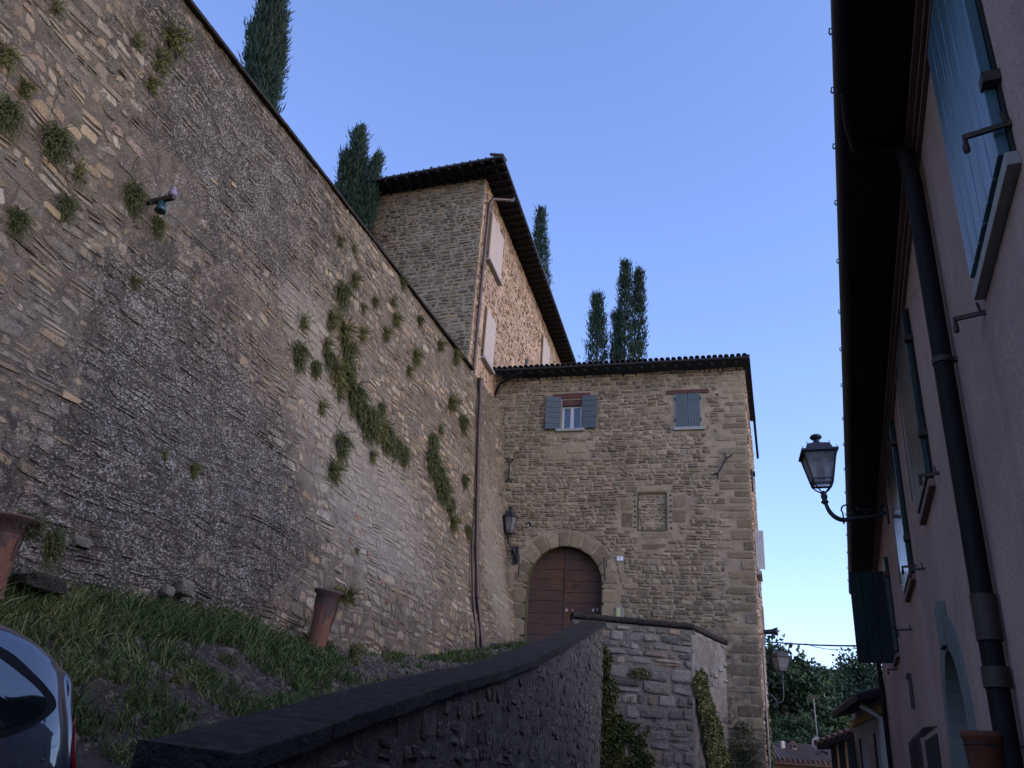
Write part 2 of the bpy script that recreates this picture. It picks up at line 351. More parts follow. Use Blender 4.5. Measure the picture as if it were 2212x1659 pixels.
def door_mat():
    m, nt, b = nodes('door_planks'); v = coords(nt)
    n1 = noise(nt, coords(nt, (2.2, 2.2, 30)), 1., 6, .65); n2 = noise(nt, v, 1.1, 4); n3 = noise(nt, coords(nt, (6, 6, 90)), 1., 4)
    sep = nd(nt, 'SeparateXYZ', {0: v}); low = ramp(nt, mth(nt, 'DIVIDE', mth(nt, 'SUBTRACT', sep.outputs[2], 3.4), 3.6), [(0., 1.), (.45, .15), (1., 0.)])
    c = ramp(nt, n1, [(.3, (.038, .014, .006)), (.5, (.10, .036, .014)), (.72, (.17, .070, .028))])
    c = mixc(nt, ramp(nt, n2, [(.40, 0.), (.62, .8)]), c, (.045, .030, .022))
    c = mixc(nt, mth(nt, 'MULTIPLY', low, .75), c, (.07, .055, .048))
    c = mixc(nt, ramp(nt, n3, [(.35, .8), (.45, 0.)]), c, (.012, .008, .008))
    nt.links.new(c, b.inputs['Base Color']); b.inputs['Roughness'].default_value = .75
    bump(nt, b, n3, .006); return m
M['door'] = door_mat()
def glass_mat(name, col=(.02, .025, .03), rough=.03):
    m, nt, b = nodes(name); v = coords(nt)
    nt.links.new(ramp(nt, noise(nt, v, 2., 2), [(.3, tuple(c * .8 for c in col)), (.7, tuple(c * 1.2 for c in col))]), b.inputs['Base Color'])
    b.inputs['Roughness'].default_value = rough; b.inputs['Specular IOR Level'].default_value = .9; b.inputs['Coat Weight'].default_value = .5
    return m
M['glass'] = glass_mat('window_glass')
M['carglass'] = glass_mat('car_glass', (.01, .014, .016), .02); 
M['frost'] = None
def lampglass():
    m, nt, b = nodes('frosted_lamp_glass'); v = coords(nt)
    nt.links.new(ramp(nt, noise(nt, v, 9., 4), [(.3, (.28, .27, .27)), (.7, (.55, .53, .52))]), b.inputs['Base Color'])
    b.inputs['Roughness'].default_value = .45; b.inputs['Transmission Weight'].default_value = .75; b.inputs['IOR'].default_value = 1.15
    return m
M['frost'] = lampglass()
def carpaint():
    m, nt, b = nodes('navy_car_paint'); v = coords(nt)
    nt.links.new(ramp(nt, noise(nt, v, 60., 2), [(.3, (.016, .020, .040)), (.7, (.022, .028, .055))]), b.inputs['Base Color'])
    b.inputs['Roughness'].default_value = .4; b.inputs['Specular IOR Level'].default_value = .4
    b.inputs['Coat Weight'].default_value = 1.; b.inputs['Coat Roughness'].default_value = .015; b.inputs['Coat IOR'].default_value = 1.75
    return m
M['car'] = carpaint()
def leaf_mat(name, cols, rough=.6, trans=.25):
    m, nt, b = nodes(name)
    ta = nd(nt, 'Attribute', attribute_name='tint'); ts = nd(nt, 'SeparateColor', {0: ta.outputs['Color']})
    nt.links.new(ramp(nt, ts.outputs[0], [(i / (len(cols) - 1), c) for i, c in enumerate(cols)]), b.inputs['Base Color'])
    b.inputs['Roughness'].default_value = rough; b.inputs['Specular IOR Level'].default_value = .25
    return m
M['shrub'] = leaf_mat('shrub_leaf', [(.024, .036, .012), (.055, .07, .02), (.095, .10, .03), (.15, .135, .045)])
M['shrub2'] = leaf_mat('olive_shrub_leaf', [(.04, .055, .018), (.09, .10, .03), (.16, .15, .045), (.21, .17, .06)])
M['cyp'] = leaf_mat('cypress_leaf', [(.008, .020, .012), (.016, .036, .020), (.028, .052, .026)], .7)
M['tree'] = leaf_mat('broad_leaf', [(.008, .018, .008), (.016, .034, .012), (.03, .056, .018), (.05, .08, .026)])
M['tree2'] = leaf_mat('light_leaf', [(.018, .032, .012), (.035, .058, .02), (.06, .09, .03), (.10, .13, .055)])
M['grass'] = leaf_mat('grass_blade', [(.022, .038, .012), (.05, .078, .02), (.09, .115, .03), (.21, .19, .08)])

# ------------------------------------------------------------------ masonry
def courses(U0, U1, V0, V1, rows, wid, gap, seed, wob=.05, split=.18, jc=.16):
    """rows of stones of uneven height and width -> list of corner quads in (u,v)"""
    r = np.random.RandomState(seed); out = []; v = V0
    while v < V1:
        h = r.uniform(*rows); u = U0 - r.uniform(0, wid[1])
        while u < U1:
            q = wid[0] + (wid[1] - wid[0]) * r.rand() ** 1.6; q = max(q, h * .8)
            g = gap * r.uniform(.6, 1.5)
            def cell(a, b, c, d):
                j = lambda s_: r.uniform(-s_, s_)
                k = jc * min(b - a, d - c)
                out.append([(a + j(k), c + j(k)), (b + j(k), c + j(k)), (b + j(k), d + j(k)), (a + j(k), d + j(k))])
            a, b, c, d = u + g / 2, u + q - g / 2, v + g / 2, v + h - g / 2
            if r.rand() < split and q > 1.6 * h:
                m_ = c + (d - c) * r.uniform(.35, .65); cell(a, b, c, m_ - g / 2); cell(a, b, m_ + g / 2, d)
            else: cell(a, b, c, d)
            u += q
        v += h
    Q = np.array(out)
    Q[..., 1] += wob * 2 * (fbm(Q[..., 0] * .55, Q[..., 1] * .25, seed + 3, 3) - .5)
    Q[..., 0] += wob * (vn(Q[..., 0] * .8, Q[..., 1] * 2.1, seed + 9) - .5)
    Q[..., 0] = np.clip(Q[..., 0], U0, U1); Q = Q[(Q[..., 0].max(1) - Q[..., 0].min(1)) > .07]
    return Q
def stones(name, Q, F, relief, mat, parent, seed, aux, n=12, rnd=.42, jit=.13, base=-.03, sink=0., tint=None):
    r = np.random.RandomState(seed); Q = np.asarray(Q, float); N = len(Q)
    th = (np.arange(n) + .5) / n * 2 * math.pi
    cx = np.sign(np.cos(th)) * np.abs(np.cos(th)) ** rnd; cy = np.sign(np.sin(th)) * np.abs(np.sin(th)) ** rnd
    jf = 1 - jit * r.rand(N, n)
    rel = relief * (0.35 + 1.1 * r.rand(N)) - sink * r.rand(N)
    tx, ty = r.uniform(-.5, .5, N) * relief, r.uniform(-.6, .3, N) * relief
    UV = []; H = []
    for ring, hb, hr in ((1.0, base, 0.), (.90, .45, .25), (.62, .9, .3)):
        a, b_ = cx * ring * jf, cy * ring * jf
        UV.append((a, b_)); hh = (rel[:, None] * (hb + hr * (r.rand(N, n) - .5))) if ring < 1 else np.full((N, n), base)
        if ring < 1: hh = hh + tx[:, None] * a + ty[:, None] * b_
        H.append(hh)
    a = np.concatenate([x[0] for x in UV] + [np.zeros((N, 1))], 1); b_ = np.concatenate([x[1] for x in UV] + [np.zeros((N, 1))], 1)
    H = np.concatenate(H + [rel[:, None] * (1 + .25 * (r.rand(N, 1) - .5))], 1)
    a01, b01 = (a + 1) / 2, (b_ + 1) / 2
    P = (Q[:, None, 0] * ((1 - a01) * (1 - b01))[..., None] + Q[:, None, 1] * (a01 * (1 - b01))[..., None]
         + Q[:, None, 2] * (a01 * b01)[..., None] + Q[:, None, 3] * ((1 - a01) * b01)[..., None])
    K = 3 * n + 1
    u, v = P[..., 0].ravel(), P[..., 1].ravel()
    W = F(u, v, H.ravel())
    k = np.arange(n); k1 = (k + 1) % n
    q1 = np.stack([k, k1, k1 + n, k + n], 1); q2 = q1 + n; t1 = np.stack([k + 2 * n, k1 + 2 * n, np.full(n, 3 * n)], 1)
    off_ = (np.arange(N) * K)[:, None, None]
    Qf = (np.concatenate([q1, q2])[None] + off_).reshape(-1, 4); Tf = (t1[None] + off_).reshape(-1, 3)
    tn = r.rand(N, 4) if tint is None else tint(r, N)
    tn = np.repeat(tn, K, 0)
    return npmesh(name, W, Qf, Tf, mat, parent, attrs={'tint': tn, 'aux': aux(u, v)})
def sheet(name, us, vs, F, hf, mat, parent, aux, hole=None, seed=0):
    U, V = np.meshgrid(us, vs, indexing='ij'); u, v = U.ravel(), V.ravel()
    W = F(u, v, hf(u, v)); keep = None
    if hole is not None:
        uc = (U[:-1, :-1] + U[1:, 1:]) / 2; vc = (V[:-1, :-1] + V[1:, 1:]) / 2; keep = ~hole(uc, vc)
    tn = np.stack([fbm(u * 1.3, v * 1.3, seed + 1), fbm(u * 3, v * 3, seed + 2), fbm(u, v, seed + 3), np.ones_like(u)], 1)
    return npmesh(name, W, grid_faces(len(us), len(vs), keep), None, mat, parent, attrs={'tint': tn, 'aux': aux(u, v)}, smooth=True)
def frF(fr):
    return lambda u, v, h: fr.arr(np.stack([u, h, v], -1))
def snap(a, b, st, extra=()):
    s = list(np.arange(a, b, st)) + [b]; s = [x for x in s if all(abs(x - e) > st * .45 for e in extra)]; return np.array(sorted(s + list(extra)))
def inrect(Q, rects, m=.02):
    """True for stones that touch any rect"""
    lo = Q.min(1); hi = Q.max(1); k = np.zeros(len(Q), bool)
    for (a, b, c, d) in rects: k |= (hi[:, 0] > a - m) & (lo[:, 0] < b + m) & (hi[:, 1] > c - m) & (lo[:, 1] < d + m)
    return k
def rq(a, b, c, d): return [(a, c), (b, c), (b, d), (a, d)]

# ================================================================== GATEHOUSE
ngd, _ = vec(16.); tgd = np.array([ngd[1], -ngd[0], 0.])
PG = atY(1125, 1400, 29.); PG[2] = 0
GF = Fr(PG, tgd, -ngd)                        # (u along the front, distance out of the front, z)
UL, UR, ZB, ZT = -1.75, 7.64, -1.7, 13.45
AC, AR, AS = 1.38, 1.28, 5.78                 # door arch: centre, radius, springing height
gate = thing('stone_gatehouse', GF(3, 0, ZB), 'tan rubble stone gatehouse with arched wooden door and two upper windows', 'building')
GAUX = lambda u, v: np.stack([
    .22 + .20 * sstep(u, 3.2, 6.5) * sstep(-v, -7.2, -5.2) + .10 * sstep(v, 12.4, 13.3) + .16 * (fbm(u * .5, v * .5, 41) - .5) + .14 * sstep(-v, -3.5, 0),
    .34 + .25 * (fbm(u * .4, v * .4, 42) - .4), np.full_like(u, .12), .10 + .35 * sstep(-v, -2.2, 1.)], 1)
wins = [(1.00, 1.86, 11.42, 12.58), (5.17, 6.13, 11.33, 12.66)]
niche = (3.90, 4.83, 7.64, 8.91)
blocks = [(.55, 1.40, 10.20, 10.63), (1.30, 2.02, 10.46, 10.86), (5.07, 5.52, 8.36, 8.86), (5.02, 5.52, 7.86, 8.33), (3.30, 3.72, 8.3, 8.75), (3.3, 3.72, 7.7, 8.25),
          (3.45, 3.88, 8.95, 9.2), (3.95, 4.9, 8.96, 9.14), (6.55, 7.62, 10.28, 10.54), (6.4, 7.62, 8.25, 8.47), (3.95, 5.1, 7.32, 7.56), (4.0, 4.85, 6.95, 7.15)]
z = ZB; k = 0; rr = random.Random(5)
while z < 13.2:
    h = rr.uniform(.22, .40) if z < 9 else rr.uniform(.16, .3); L = (rr.uniform(.7, 1.15) if k % 2 else rr.uniform(.32, .55))
    bb = (UR - L, UR + .005, z + .01, z + h - .015)
    if all(bb[1] < a or bb[0] > b or bb[3] < c or bb[2] > d for a, b, c, d in blocks): blocks.append(bb)
    z += h; k += 1
jambs = []
z = 3.3
while z < AS - .1:
    h = rr.uniform(.35, .6); h = min(h, AS - z)
    jambs += [(AC - AR - .52, AC - AR, z + .01, z + h - .012), (AC + AR, AC + AR + rr.uniform(.45, .58), z + .01, z + h - .012)]; z += h
def in_arch(u, v, r): return ((np.hypot(u - AC, v - AS) < r) & (v >= AS)) | ((np.abs(u - AC) < r) & (v < AS) & (v > 2.9))
Q = courses(UL, UR - .01, ZB, ZT + .1, (.095, .215), (.14, .54), .016, 11, .08, .26)
cq = Q.mean(1)
drop = inrect(Q, [(a - .07, b + .07, c - .05, d + .05) for a, b, c, d in wins] + [(.68, 2.12, 12.58, 12.88), (4.9, 6.4, 12.58, 12.8), (.84, 1.94, 11.24, 11.42), (5.12, 6.22, 11.2, 11.34)] + blocks + jambs)
drop |= inrect(Q, [(niche[0] - .05, niche[1] + .05, niche[2] - .03, niche[3] + .03)], 0)
drop |= in_arch(Q[..., 0], Q[..., 1], AR + .56).any(1) | (Q[..., 0].max(1) > UR) 
stones('stonework', Q[~drop], frF(GF), .027, M['gate'], gate, 12, GAUX, n=14, base=-.006, rnd=.28)
stones('ashlar_blocks', [rq(*b) for b in blocks + jambs], frF(GF), .018, M['ash'], gate, 13, GAUX, n=16, rnd=.22, jit=.03, base=-.02)
vous = []; a = 0.
while a < math.pi - .02:
    da = min(rr.uniform(.20, .36), math.pi - a)
    if math.pi - a - da < .1: da = math.pi - a
    ro = AR + rr.uniform(.50, .60); P = lambda r, t: (AC + r * math.cos(t), AS + r * math.sin(t))
    vous.append([P(AR, a + .006), P(ro, a + .006), P(ro, a + da - .006), P(AR, a + da - .006)]); a += da
stones('arch_stones', vous, frF(GF), .018, M['ash'], gate, 14, GAUX, n=24, rnd=.12, jit=.015, base=-.02)
hs_ = []; a = .02
while a < 1.55:                                # thin brick hood on the right of the arch
    hs_.append([P(AR + .61, a), P(AR + .70, a), P(AR + .70, a + .13), P(AR + .61, a + .13)]); a += .145
stones('arch_hood', hs_, frF(GF), .02, M['gate'], gate, 15, GAUX, n=10, base=-.02)
us = snap(UL, UR, .09, [w_[i] for w_ in wins + [niche] for i in (0, 1)]); vs = snap(ZB, ZT, .09, [w_[i] for w_ in wins + [niche] for i in (2, 3)])
rectin = lambda u, v, R_: (u > R_[0]) & (u < R_[1]) & (v > R_[2]) & (v < R_[3])
ghole = lambda u, v: rectin(u, v, wins[0]) | rectin(u, v, wins[1]) | rectin(u, v, niche) | in_arch(u, v, AR + .10)
sheet('front_mortar', us, vs, frF(GF), lambda u, v: .022 * (fbm(u * 6, v * 6, 5) - .55), M['gatem'], gate, GAUX, ghole)
# arch reveal
b = MB(); n_ = 24; pts = [(AC + AR * math.cos(math.pi * i / n_), AS + AR * math.sin(math.pi * i / n_)) for i in range(n_ + 1)]
pts = [(AC + AR, 2.9)] + pts + [(AC - AR, 2.9)]
V = [GF(u, .012, z) for u, z in pts] + [GF(u, -.45, z) for u, z in pts]; m_ = len(pts)
b.add(V, [(i, i + 1, i + 1 + m_, i + m_) for i in range(m_ - 1)]); b.build('arch_reveal', M['ash'], gate)
# niche fill
Qn = courses(niche[0], niche[1], niche[2], niche[3], (.08, .15), (.14, .4), .022, 77, .02)
Qn[..., 0] = np.clip(Qn[..., 0], niche[0], niche[1]); Qn[..., 1] = np.clip(Qn[..., 1], niche[2], niche[3])
ok = (Qn[:, :, 0].max(1) - Qn[:, :, 0].min(1) > .06) & (Qn[:, :, 1].max(1) - Qn[:, :, 1].min(1) > .04)
NF = Fr(GF(0, -.06, 0), tgd, -ngd)
nb = sheet('blocked_window', snap(niche[0], niche[1], .1), snap(niche[2], niche[3], .1), frF(NF), lambda u, v: .01 * fbm(u * 6, v * 6, 5), M['gatem'], gate, GAUX)
stones('infill_stones', Qn[ok], frF(NF), .035, M['gate'], nb, 78, GAUX)
b = MB()
for (x0, x1, z0, z1) in [(niche[0] - .05, niche[0], niche[2] - .05, niche[3] + .05), (niche[1], niche[1] + .05, niche[2] - .05, niche[3] + .05)]: b.box((x0, -.12, z0), (x1, .008, z1), GF)
b.box((niche[0], -.12, niche[3]), (niche[1], .008, niche[3] + .07), GF); b.box((niche[0], -.12, niche[2] - .07), (niche[1], .008, niche[2]), GF)
b.build('niche_edge', M['gatem'], nb)
b = MB()
for uu in (3.76, 4.98):
    for i in range(7): 
        b = MB(); zz = 7.7 + i * .19 + rr.uniform(-.03, .03); b.lathe([(.0, .0), (.035, .0), (.035, .012)], Fr(GF(uu + rr.uniform(-.03, .03), .012, zz), tgd, UP, -ngd), 7); b.build('grille_socket', M['void'], nb)
# side wall receding on the right, back body
sd_, sn_ = vec(18.3)
SF = Fr(GF(UR, 0, 0), sd_, sn_)
QS = courses(0, 9, ZB, ZT, (.09, .2), (.2, .55), .022, 21, .05)
side = sheet('side_wall', np.arange(0, 9.1, .15), np.arange(ZB, ZT + .1, .15), frF(SF), lambda u, v: .02 * (fbm(u * 6, v * 6, 6) - .5), M['tallrm'], gate, GAUX)  # paler than the front: warm light on this side is in the colour
stones('side_stones', QS, frF(SF), .035, M['tallr'], side, 22, GAUX, n=8)
b = MB(); e = SF(9, 0, 0); f_ = GF(UL, -8.5, 0)
b.add([GF(UL, -.02, ZB), GF(UL, -.02, ZT), (*f_[:2], ZT), (*f_[:2], ZB), (*e[:2], ZT), (*e[:2], ZB)], [(0, 1, 2, 3), (3, 2, 4, 5)]); b.build('rear_wall', M['gatem'], gate)
# roof: eave 0.65 m over the front, tiles laid up the slope
def gr(u, d, up_=0.): return GF(u, d, 13.72 + up_ - .30 * (d - .62) * 1.0)
roof_r = SF(9.3, .22, 0)
b = MB()
uu0, uu1 = -1.62, UR + .21
b.hexa([gr(uu0, .62, -.06), gr(uu1, .62, -.06), np.array([roof_r[0], roof_r[1], gr(0, -4.6, -.06)[2]]), gr(uu0, -4.6, -.06), gr(uu0, .62, 0), gr(uu1, .62, 0), np.array([roof_r[0], roof_r[1], gr(0, -4.6, 0)[2]]), gr(uu0, -4.6, 0)])
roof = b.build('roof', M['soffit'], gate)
b = MB(); u = uu0 + .1; i = 0
while u < uu1 - .03:                            # curved cover tiles
    w_ = .085; rows_ = 3
    for j in range(rows_):
        d0, d1 = .66 - j * .38, .66 - (j + 1) * .38 - .05; lift = .02 + rr.uniform(-.008, .008)
        V = []; Fq = []; ns = 7
        for (d, k_) in ((d0, 0), (d1, 1)):
            for s_ in range(ns): 
                t_ = math.pi * s_ / (ns - 1); rr_ = w_ * (1 - .12 * k_)
                V.append(gr(u + rr_ * math.cos(t_), d, lift + .015 * (1 - k_) + rr_ * math.sin(t_) * .95))
            for s_ in range(ns):
                t_ = math.pi * s_ / (ns - 1); rr_ = (w_ - .014) * (1 - .12 * k_)
                V.append(gr(u + rr_ * math.cos(t_), d, lift + .015 * (1 - k_) + rr_ * math.sin(t_) * .95))
        for s_ in range(ns - 1):
            Fq += [(s_, s_ + 1, 2 * ns + s_ + 1, 2 * ns + s_), (ns + s_, ns + s_ + 1, 3 * ns + s_ + 1, 3 * ns + s_), (s_, s_ + 1, ns + s_ + 1, ns + s_)]
        b.add(V, Fq)
    u += .205 + rr.uniform(-.008, .008)
b.build('roof_tiles', M['tiledark'], roof)
b = MB(); u = uu0 + .15
while u < uu1: b.hexa([gr(u, .58, -.17), gr(u + .09, .58, -.17), gr(u + .09, -.1, -.17), gr(u, -.1, -.17), gr(u, .58, -.062), gr(u + .09, .58, -.062), gr(u + .09, -.1, -.062), gr(u, -.1, -.062)]); u += .42
b.build('rafters', M['soffit'], roof)
b = MB(); b.tube([gr(uu0 + .02, .64, -.07), gr(uu1 - .1, .64, -.07)], .04, 8); b.build('gutter', M['soffit'], roof)
# roof over the rear half seen along the side eave
b = MB(); p0, p1 = SF(-.65, .20, 13.68), SF(9.8, .20, 13.68)
b.bar(p0, p1, .10, .16); b.build('side_eave', M['soffit'], roof)
# downpipe at the left end of the eave
b = MB(); b.tube([GF(-.42, .70, 13.62), GF(-.44, .66, 13.50), GF(-.62, .62, 13.44), GF(-1.30, .38, 13.22), GF(-1.50, .14, 13.05), GF(-1.57, .10, 12.8), GF(-1.60, .10, 11.6)], .048, 8)
b.build('downpipe', M['pipe'], gate)
b = MB(); b.tube([gr(-.45, -.1, .12), gr(-.45, -.1, .5)], .05, 8); b.build('vent_pipe', M['iron'], gate)

def shutter(name, parent, fr, w_, h, boards, mat, battens=0, th=.035):
    """fr: origin at lower hinge corner, x across, y out, z up"""
    b = MB(); g = .011; bw = w_ / boards
    for i in range(boards): b.box((i * bw + g / 2, 0, 0), ((i + 1) * bw - g / 2, th, h), fr)
    b.box((.02, .006, .02), (w_ - .02, th - .012, h - .02), fr)
    for i in range(battens): 
        zz = h * (i + .5) / battens; b.box((.03, -.018, zz - .05), (w_ - .03, 0, zz + .05), fr)
    return b.build(name, mat, parent, bev=.004)
# window 1 (open shutters)
a0, a1, z0, z1 = wins[0]
b = MB(); dpt = -.22
for A, B in [((a0, dpt, z0), (a0 + .06, .004, z1)), ((a1 - .06, dpt, z0), (a1, .004, z1))]: b.box(A, B, GF)
wd = b.build('window', M['reveal'], gate)
b = MB(); f0, f1 = a0 + .06, a1 - .06; fz1 = z1 - .22
for A, B in [((f0, -.20, z0), (f0 + .07, -.13, fz1)), ((f1 - .07, -.20, z0), (f1, -.13, fz1)), ((f0 + .07, -.20, z0), (f1 - .07, -.13, z0 + .07)), ((f0 + .07, -.20, fz1 - .07), (f1 - .07, -.13, fz1)), (((f0 + f1) / 2 - .065, -.19, z0 + .07), ((f0 + f1) / 2 + .065, -.12, fz1 - .07))]: b.box(A, B, GF)
b.build('frame', M['white'], wd, bev=.006)
b = MB(); b.box((f0 + .03, -.165, z0 + .03), (f1 - .03, -.158, fz1 - .03), GF); b.build('pane', M['glass'], wd)
b = MB(); b.box((a0 + .01, -.24, fz1 + .005), (a1 - .01, -.02, z1 + .06), GF); b.box((a0 - .3, -.019, z1 + .06), (a1 + .25, .04, z1 + .26), GF); b.build('lintel', M['lintel'], wd, bev=.01)
b = MB(); b.box((a0 - .14, -.23, z0 - .11), (a1 + .08, .10, z0 - .002), GF); b.build('sill', M['sill'], wd, bev=.01)
def fold(u, ang, sgn, z): 
    ex = tgd * sgn * math.cos(ang) - ngd * math.sin(ang); ey = -ngd * math.cos(ang) - tgd * sgn * math.sin(ang)
    return Fr(GF(u, .05, z), ex, ey)
def boards_h(name, parent, fr, w_, h, nb_, mat):
    b = MB(); bh = h / nb_
    b.box((0, 0, 0), (w_, .02, h), fr)
    for i in range(nb_): b.box((.004, .02, i * bh + .009), (w_ - .004, .036, (i + 1) * bh - .009), fr)
    b.build(name, mat, parent, bev=.003)
boards_h('shutter', wd, fold(a0 + .03, .16, -1, z0 - .02), .56, 1.30, 6, M['shutblue'])
boards_h('shutter', wd, fold(a1 - .03, .10, 1, z0 - .02), .56, 1.30, 6, M['shutblue'])
# window 2 (closed shutters)
a0, a1, z0, z1 = wins[1]
b = MB(); b.box((a0, -.05, z0), (a0 + .07, .018, z1), GF); b.box((a1 - .07, -.05, z0), (a1, .018, z1), GF); b.box((a0 + .07, -.06, z0), (a1 - .07, -.03, z1), GF)
wd = b.build('window', M['reveal'], gate)
hw = (a1 - a0 - .1) / 2
for i in (0, 1): shutter('shutter', wd, Fr(GF(a0 + .05 + i * (hw + .004), .005, z0), tgd, -ngd), hw, 1.30, 4, M['shutblue'])
b = MB(); b.box((a0 - .26, -.06, z1 - .03), (a1 + .27, .045, z1 + .12), GF); b.build('lintel', M['lintel'], wd, bev=.01)
b = MB(); b.box((a0 - .03, -.06, z0 - .12), (a1 + .08, .09, z0 - .002), GF); b.build('sill', M['sill'], wd, bev=.01)
for uu in (a0 + .03, a1 - .03):
    for zz in (z0 + .22, z0 + 1.05): b = MB(); b.box((uu - .015, .02, zz), (uu + .015, .06, zz + .12), GF); b.build('hinge', M['iron'], wd)
for uu in (a0 - .18, a1 + .2):
    b = MB(); b.box((uu - .012, .0, z0 - .08), (uu + .012, .08, z0 - .055), GF); b.box((uu - .012, .06, z0 - .12), (uu + .012, .08, z0 + .03), GF); b.build('shutter_catch', M['iron'], wd)
# door
b = MB()
for sg in (0, 1):
    u0, u1 = (AC - AR, AC - .012) if sg == 0 else (AC + .012, AC + AR)
    zz = 3.0; hb = [.42, .38, .44, .36, .40, .45, .38, .42, .36, .40, .4]; i = 0
    poly = []
    while zz < AS + AR - .02:
        h = hb[(i + sg * 3) % 11] * .92; za, zb = zz + .006, min(zz + h - .006, AS + AR - .01)
        def half(zq): return AR if zq <= AS else math.sqrt(max(0.0, AR ** 2 - (zq - AS) ** 2))
        st = 5; L = []
        for q in range(st + 1):
            zq = za + (zb - za) * q / st; hwid = half(zq); L.append((zq, hwid))
        if sg == 0: pl_ = [(AC - .014, za), (AC - .014, zb)] + [(AC - hh, zq) for zq, hh in reversed(L)]
        else: pl_ = [(AC + .014, za), (AC + .014, zb)] + [(AC + hh, zq) for zq, hh in reversed(L)]
        yo = -.30 + rr.uniform(-.008, .008)
        b2 = MB() if False else b
        b.prism(pl_, yo - .05, yo, GF); zz += h; i += 1
    if sg == 0: b.build('door_leaf', M['door'], gate); b = MB()
dl = b.build('door_leaf', M['door'], gate)
b = MB(); b.prism([(AC + AR * 1.01 * math.cos(math.pi * i / 20), AS + AR * 1.01 * math.sin(math.pi * i / 20)) for i in range(21)] + [(AC - AR, 3.0), (AC + AR, 3.0)], -.42, -.38, GF); b.build('door_backing', M['void'], gate)
b = MB(); b.box((AC - .035, -.30, 3.0), (AC + .03, -.272, AS + AR - .03), GF); b.build('meeting_strip', M['door'], dl, bev=.008)
b = MB(); e_ = [(AC + .36 + .16 * math.cos(t), 5.75 + .055 * math.sin(t)) for t in [i * math.pi / 8 for i in range(16)]]; b.prism(e_, -.30, -.283, GF); b.build('letter_slot', M['rust'], dl)
b = MB()
for (u, zz, s_) in [(1.45, 4.95, .045), (1.66, 4.95, .025), (2.36, 4.96, .05), (2.5, 4.98, .035), (1.55, 5.33, .015)]:
    b = MB(); b.prism([(u - s_, zz - s_), (u + s_ * .6, zz - s_ * .8), (u + s_ * .4, zz + s_ * 1.3), (u - s_ * .8, zz + s_ * .6)], -.295, -.282, GF); b.build('torn_paper', M['white'], dl)
# iron tie anchors, pins
def ironbar(name, P_, r, label=None):
    b = MB()
    for seg in P_: b.tube([GF(*q) for q in seg], r, 6)
    o = b.build(name, M['iron'], gate); 
    if label: o['label'] = label
ironbar('tie_anchor', [[(6.62, .05, 9.60), (6.90, .06, 10.10)], [(6.90, .06, 10.10), (7.12, .05, 10.25)], [(6.90, .06, 10.10), (6.86, .05, 10.32)], [(6.62, .05, 9.60), (6.44, .05, 9.55)], [(6.62, .05, 9.60), (6.60, .05, 9.42)]], .026)
ironbar('tie_anchor', [[(-.80, .06, 9.56), (-.80, .06, 10.16)], [(-.80, .06, 10.16), (-.92, .05, 10.34)], [(-.80, .06, 10.16), (-.66, .05, 10.30)], [(-.80, .06, 9.56), (-.94, .05, 9.38)], [(-.80, .06, 9.56), (-.68, .05, 9.42)]], .026)
ironbar('torch_pin', [[(-.21, .02, 6.60), (-.21, .14, 6.62), (-.21, .14, 6.74)], [(-.21, .14, 6.70), (-.19, .14, 5.96)]], .024)
ironbar('torch_pin', [[(2.77, .02, 6.42), (2.77, .12, 6.42)], [(2.75, .12, 6.66), (2.80, .12, 5.86)], [(2.84, .12, 6.56), (2.84, .12, 6.30)]], .022)
b = MB(); b.lathe([(0, 0), (.09, 0), (.09, .01)], Fr(GF(.04, .02, 7.83), tgd, UP, -ngd), 9); hol = b.build('wall_hole', M['void'], gate)
b = MB(); b.box((.0, .03, 7.76), (.05, .05, 7.83), GF); b.build('plaster_chip', M['white'], hol)
# number plate
hp = thing('wall_plate', GF(3.28, .05, 6.62), 'small white enamel plate with tiny square mark, right of the arched door', 'plate')
b = MB(); b.box((3.175, .035, 6.56), (3.385, .055, 6.70), GF); b.build('plate', M['plate'], hp, bev=.006)
b = MB(); b.box((3.253, .055, 6.618), (3.305, .058, 6.678), GF); b.build('square_mark', M['platemark'], hp)
b = MB(); b.box((3.265, .055, 6.585), (3.31, .058, 6.597), GF); b.build('small_text', M['platetext'], hp)
for uu in (3.185, 3.37): b = MB(); b.lathe([(0, 0), (.006, 0), (.006, .006)], Fr(GF(uu, .055, 6.63), tgd, UP, -ngd), 8); b.build('screw', M['iron'], hp)
# bell plate
bp = thing('bell_plate', GF(3.25, .05, 4.9), 'narrow brass bell plate in a pale plaster patch beside the door foot', 'doorbell')
b = MB(); b.prism([(3.13, 4.5), (3.4, 4.5), (3.42, 4.9), (3.36, 5.06), (3.24, 5.09), (3.14, 5.02)], .0, .035, GF); b.build('plaster_patch', M['reveal'], bp, bev=.01)
b = MB(); b.box((3.17, .035, 4.55), (3.30, .05, 4.99), GF); b.build('frame', M['white'], bp, bev=.004)
b = MB(); b.box((3.19, .05, 4.57), (3.28, .058, 4.97), GF); b.build('face', M['brass'], bp)

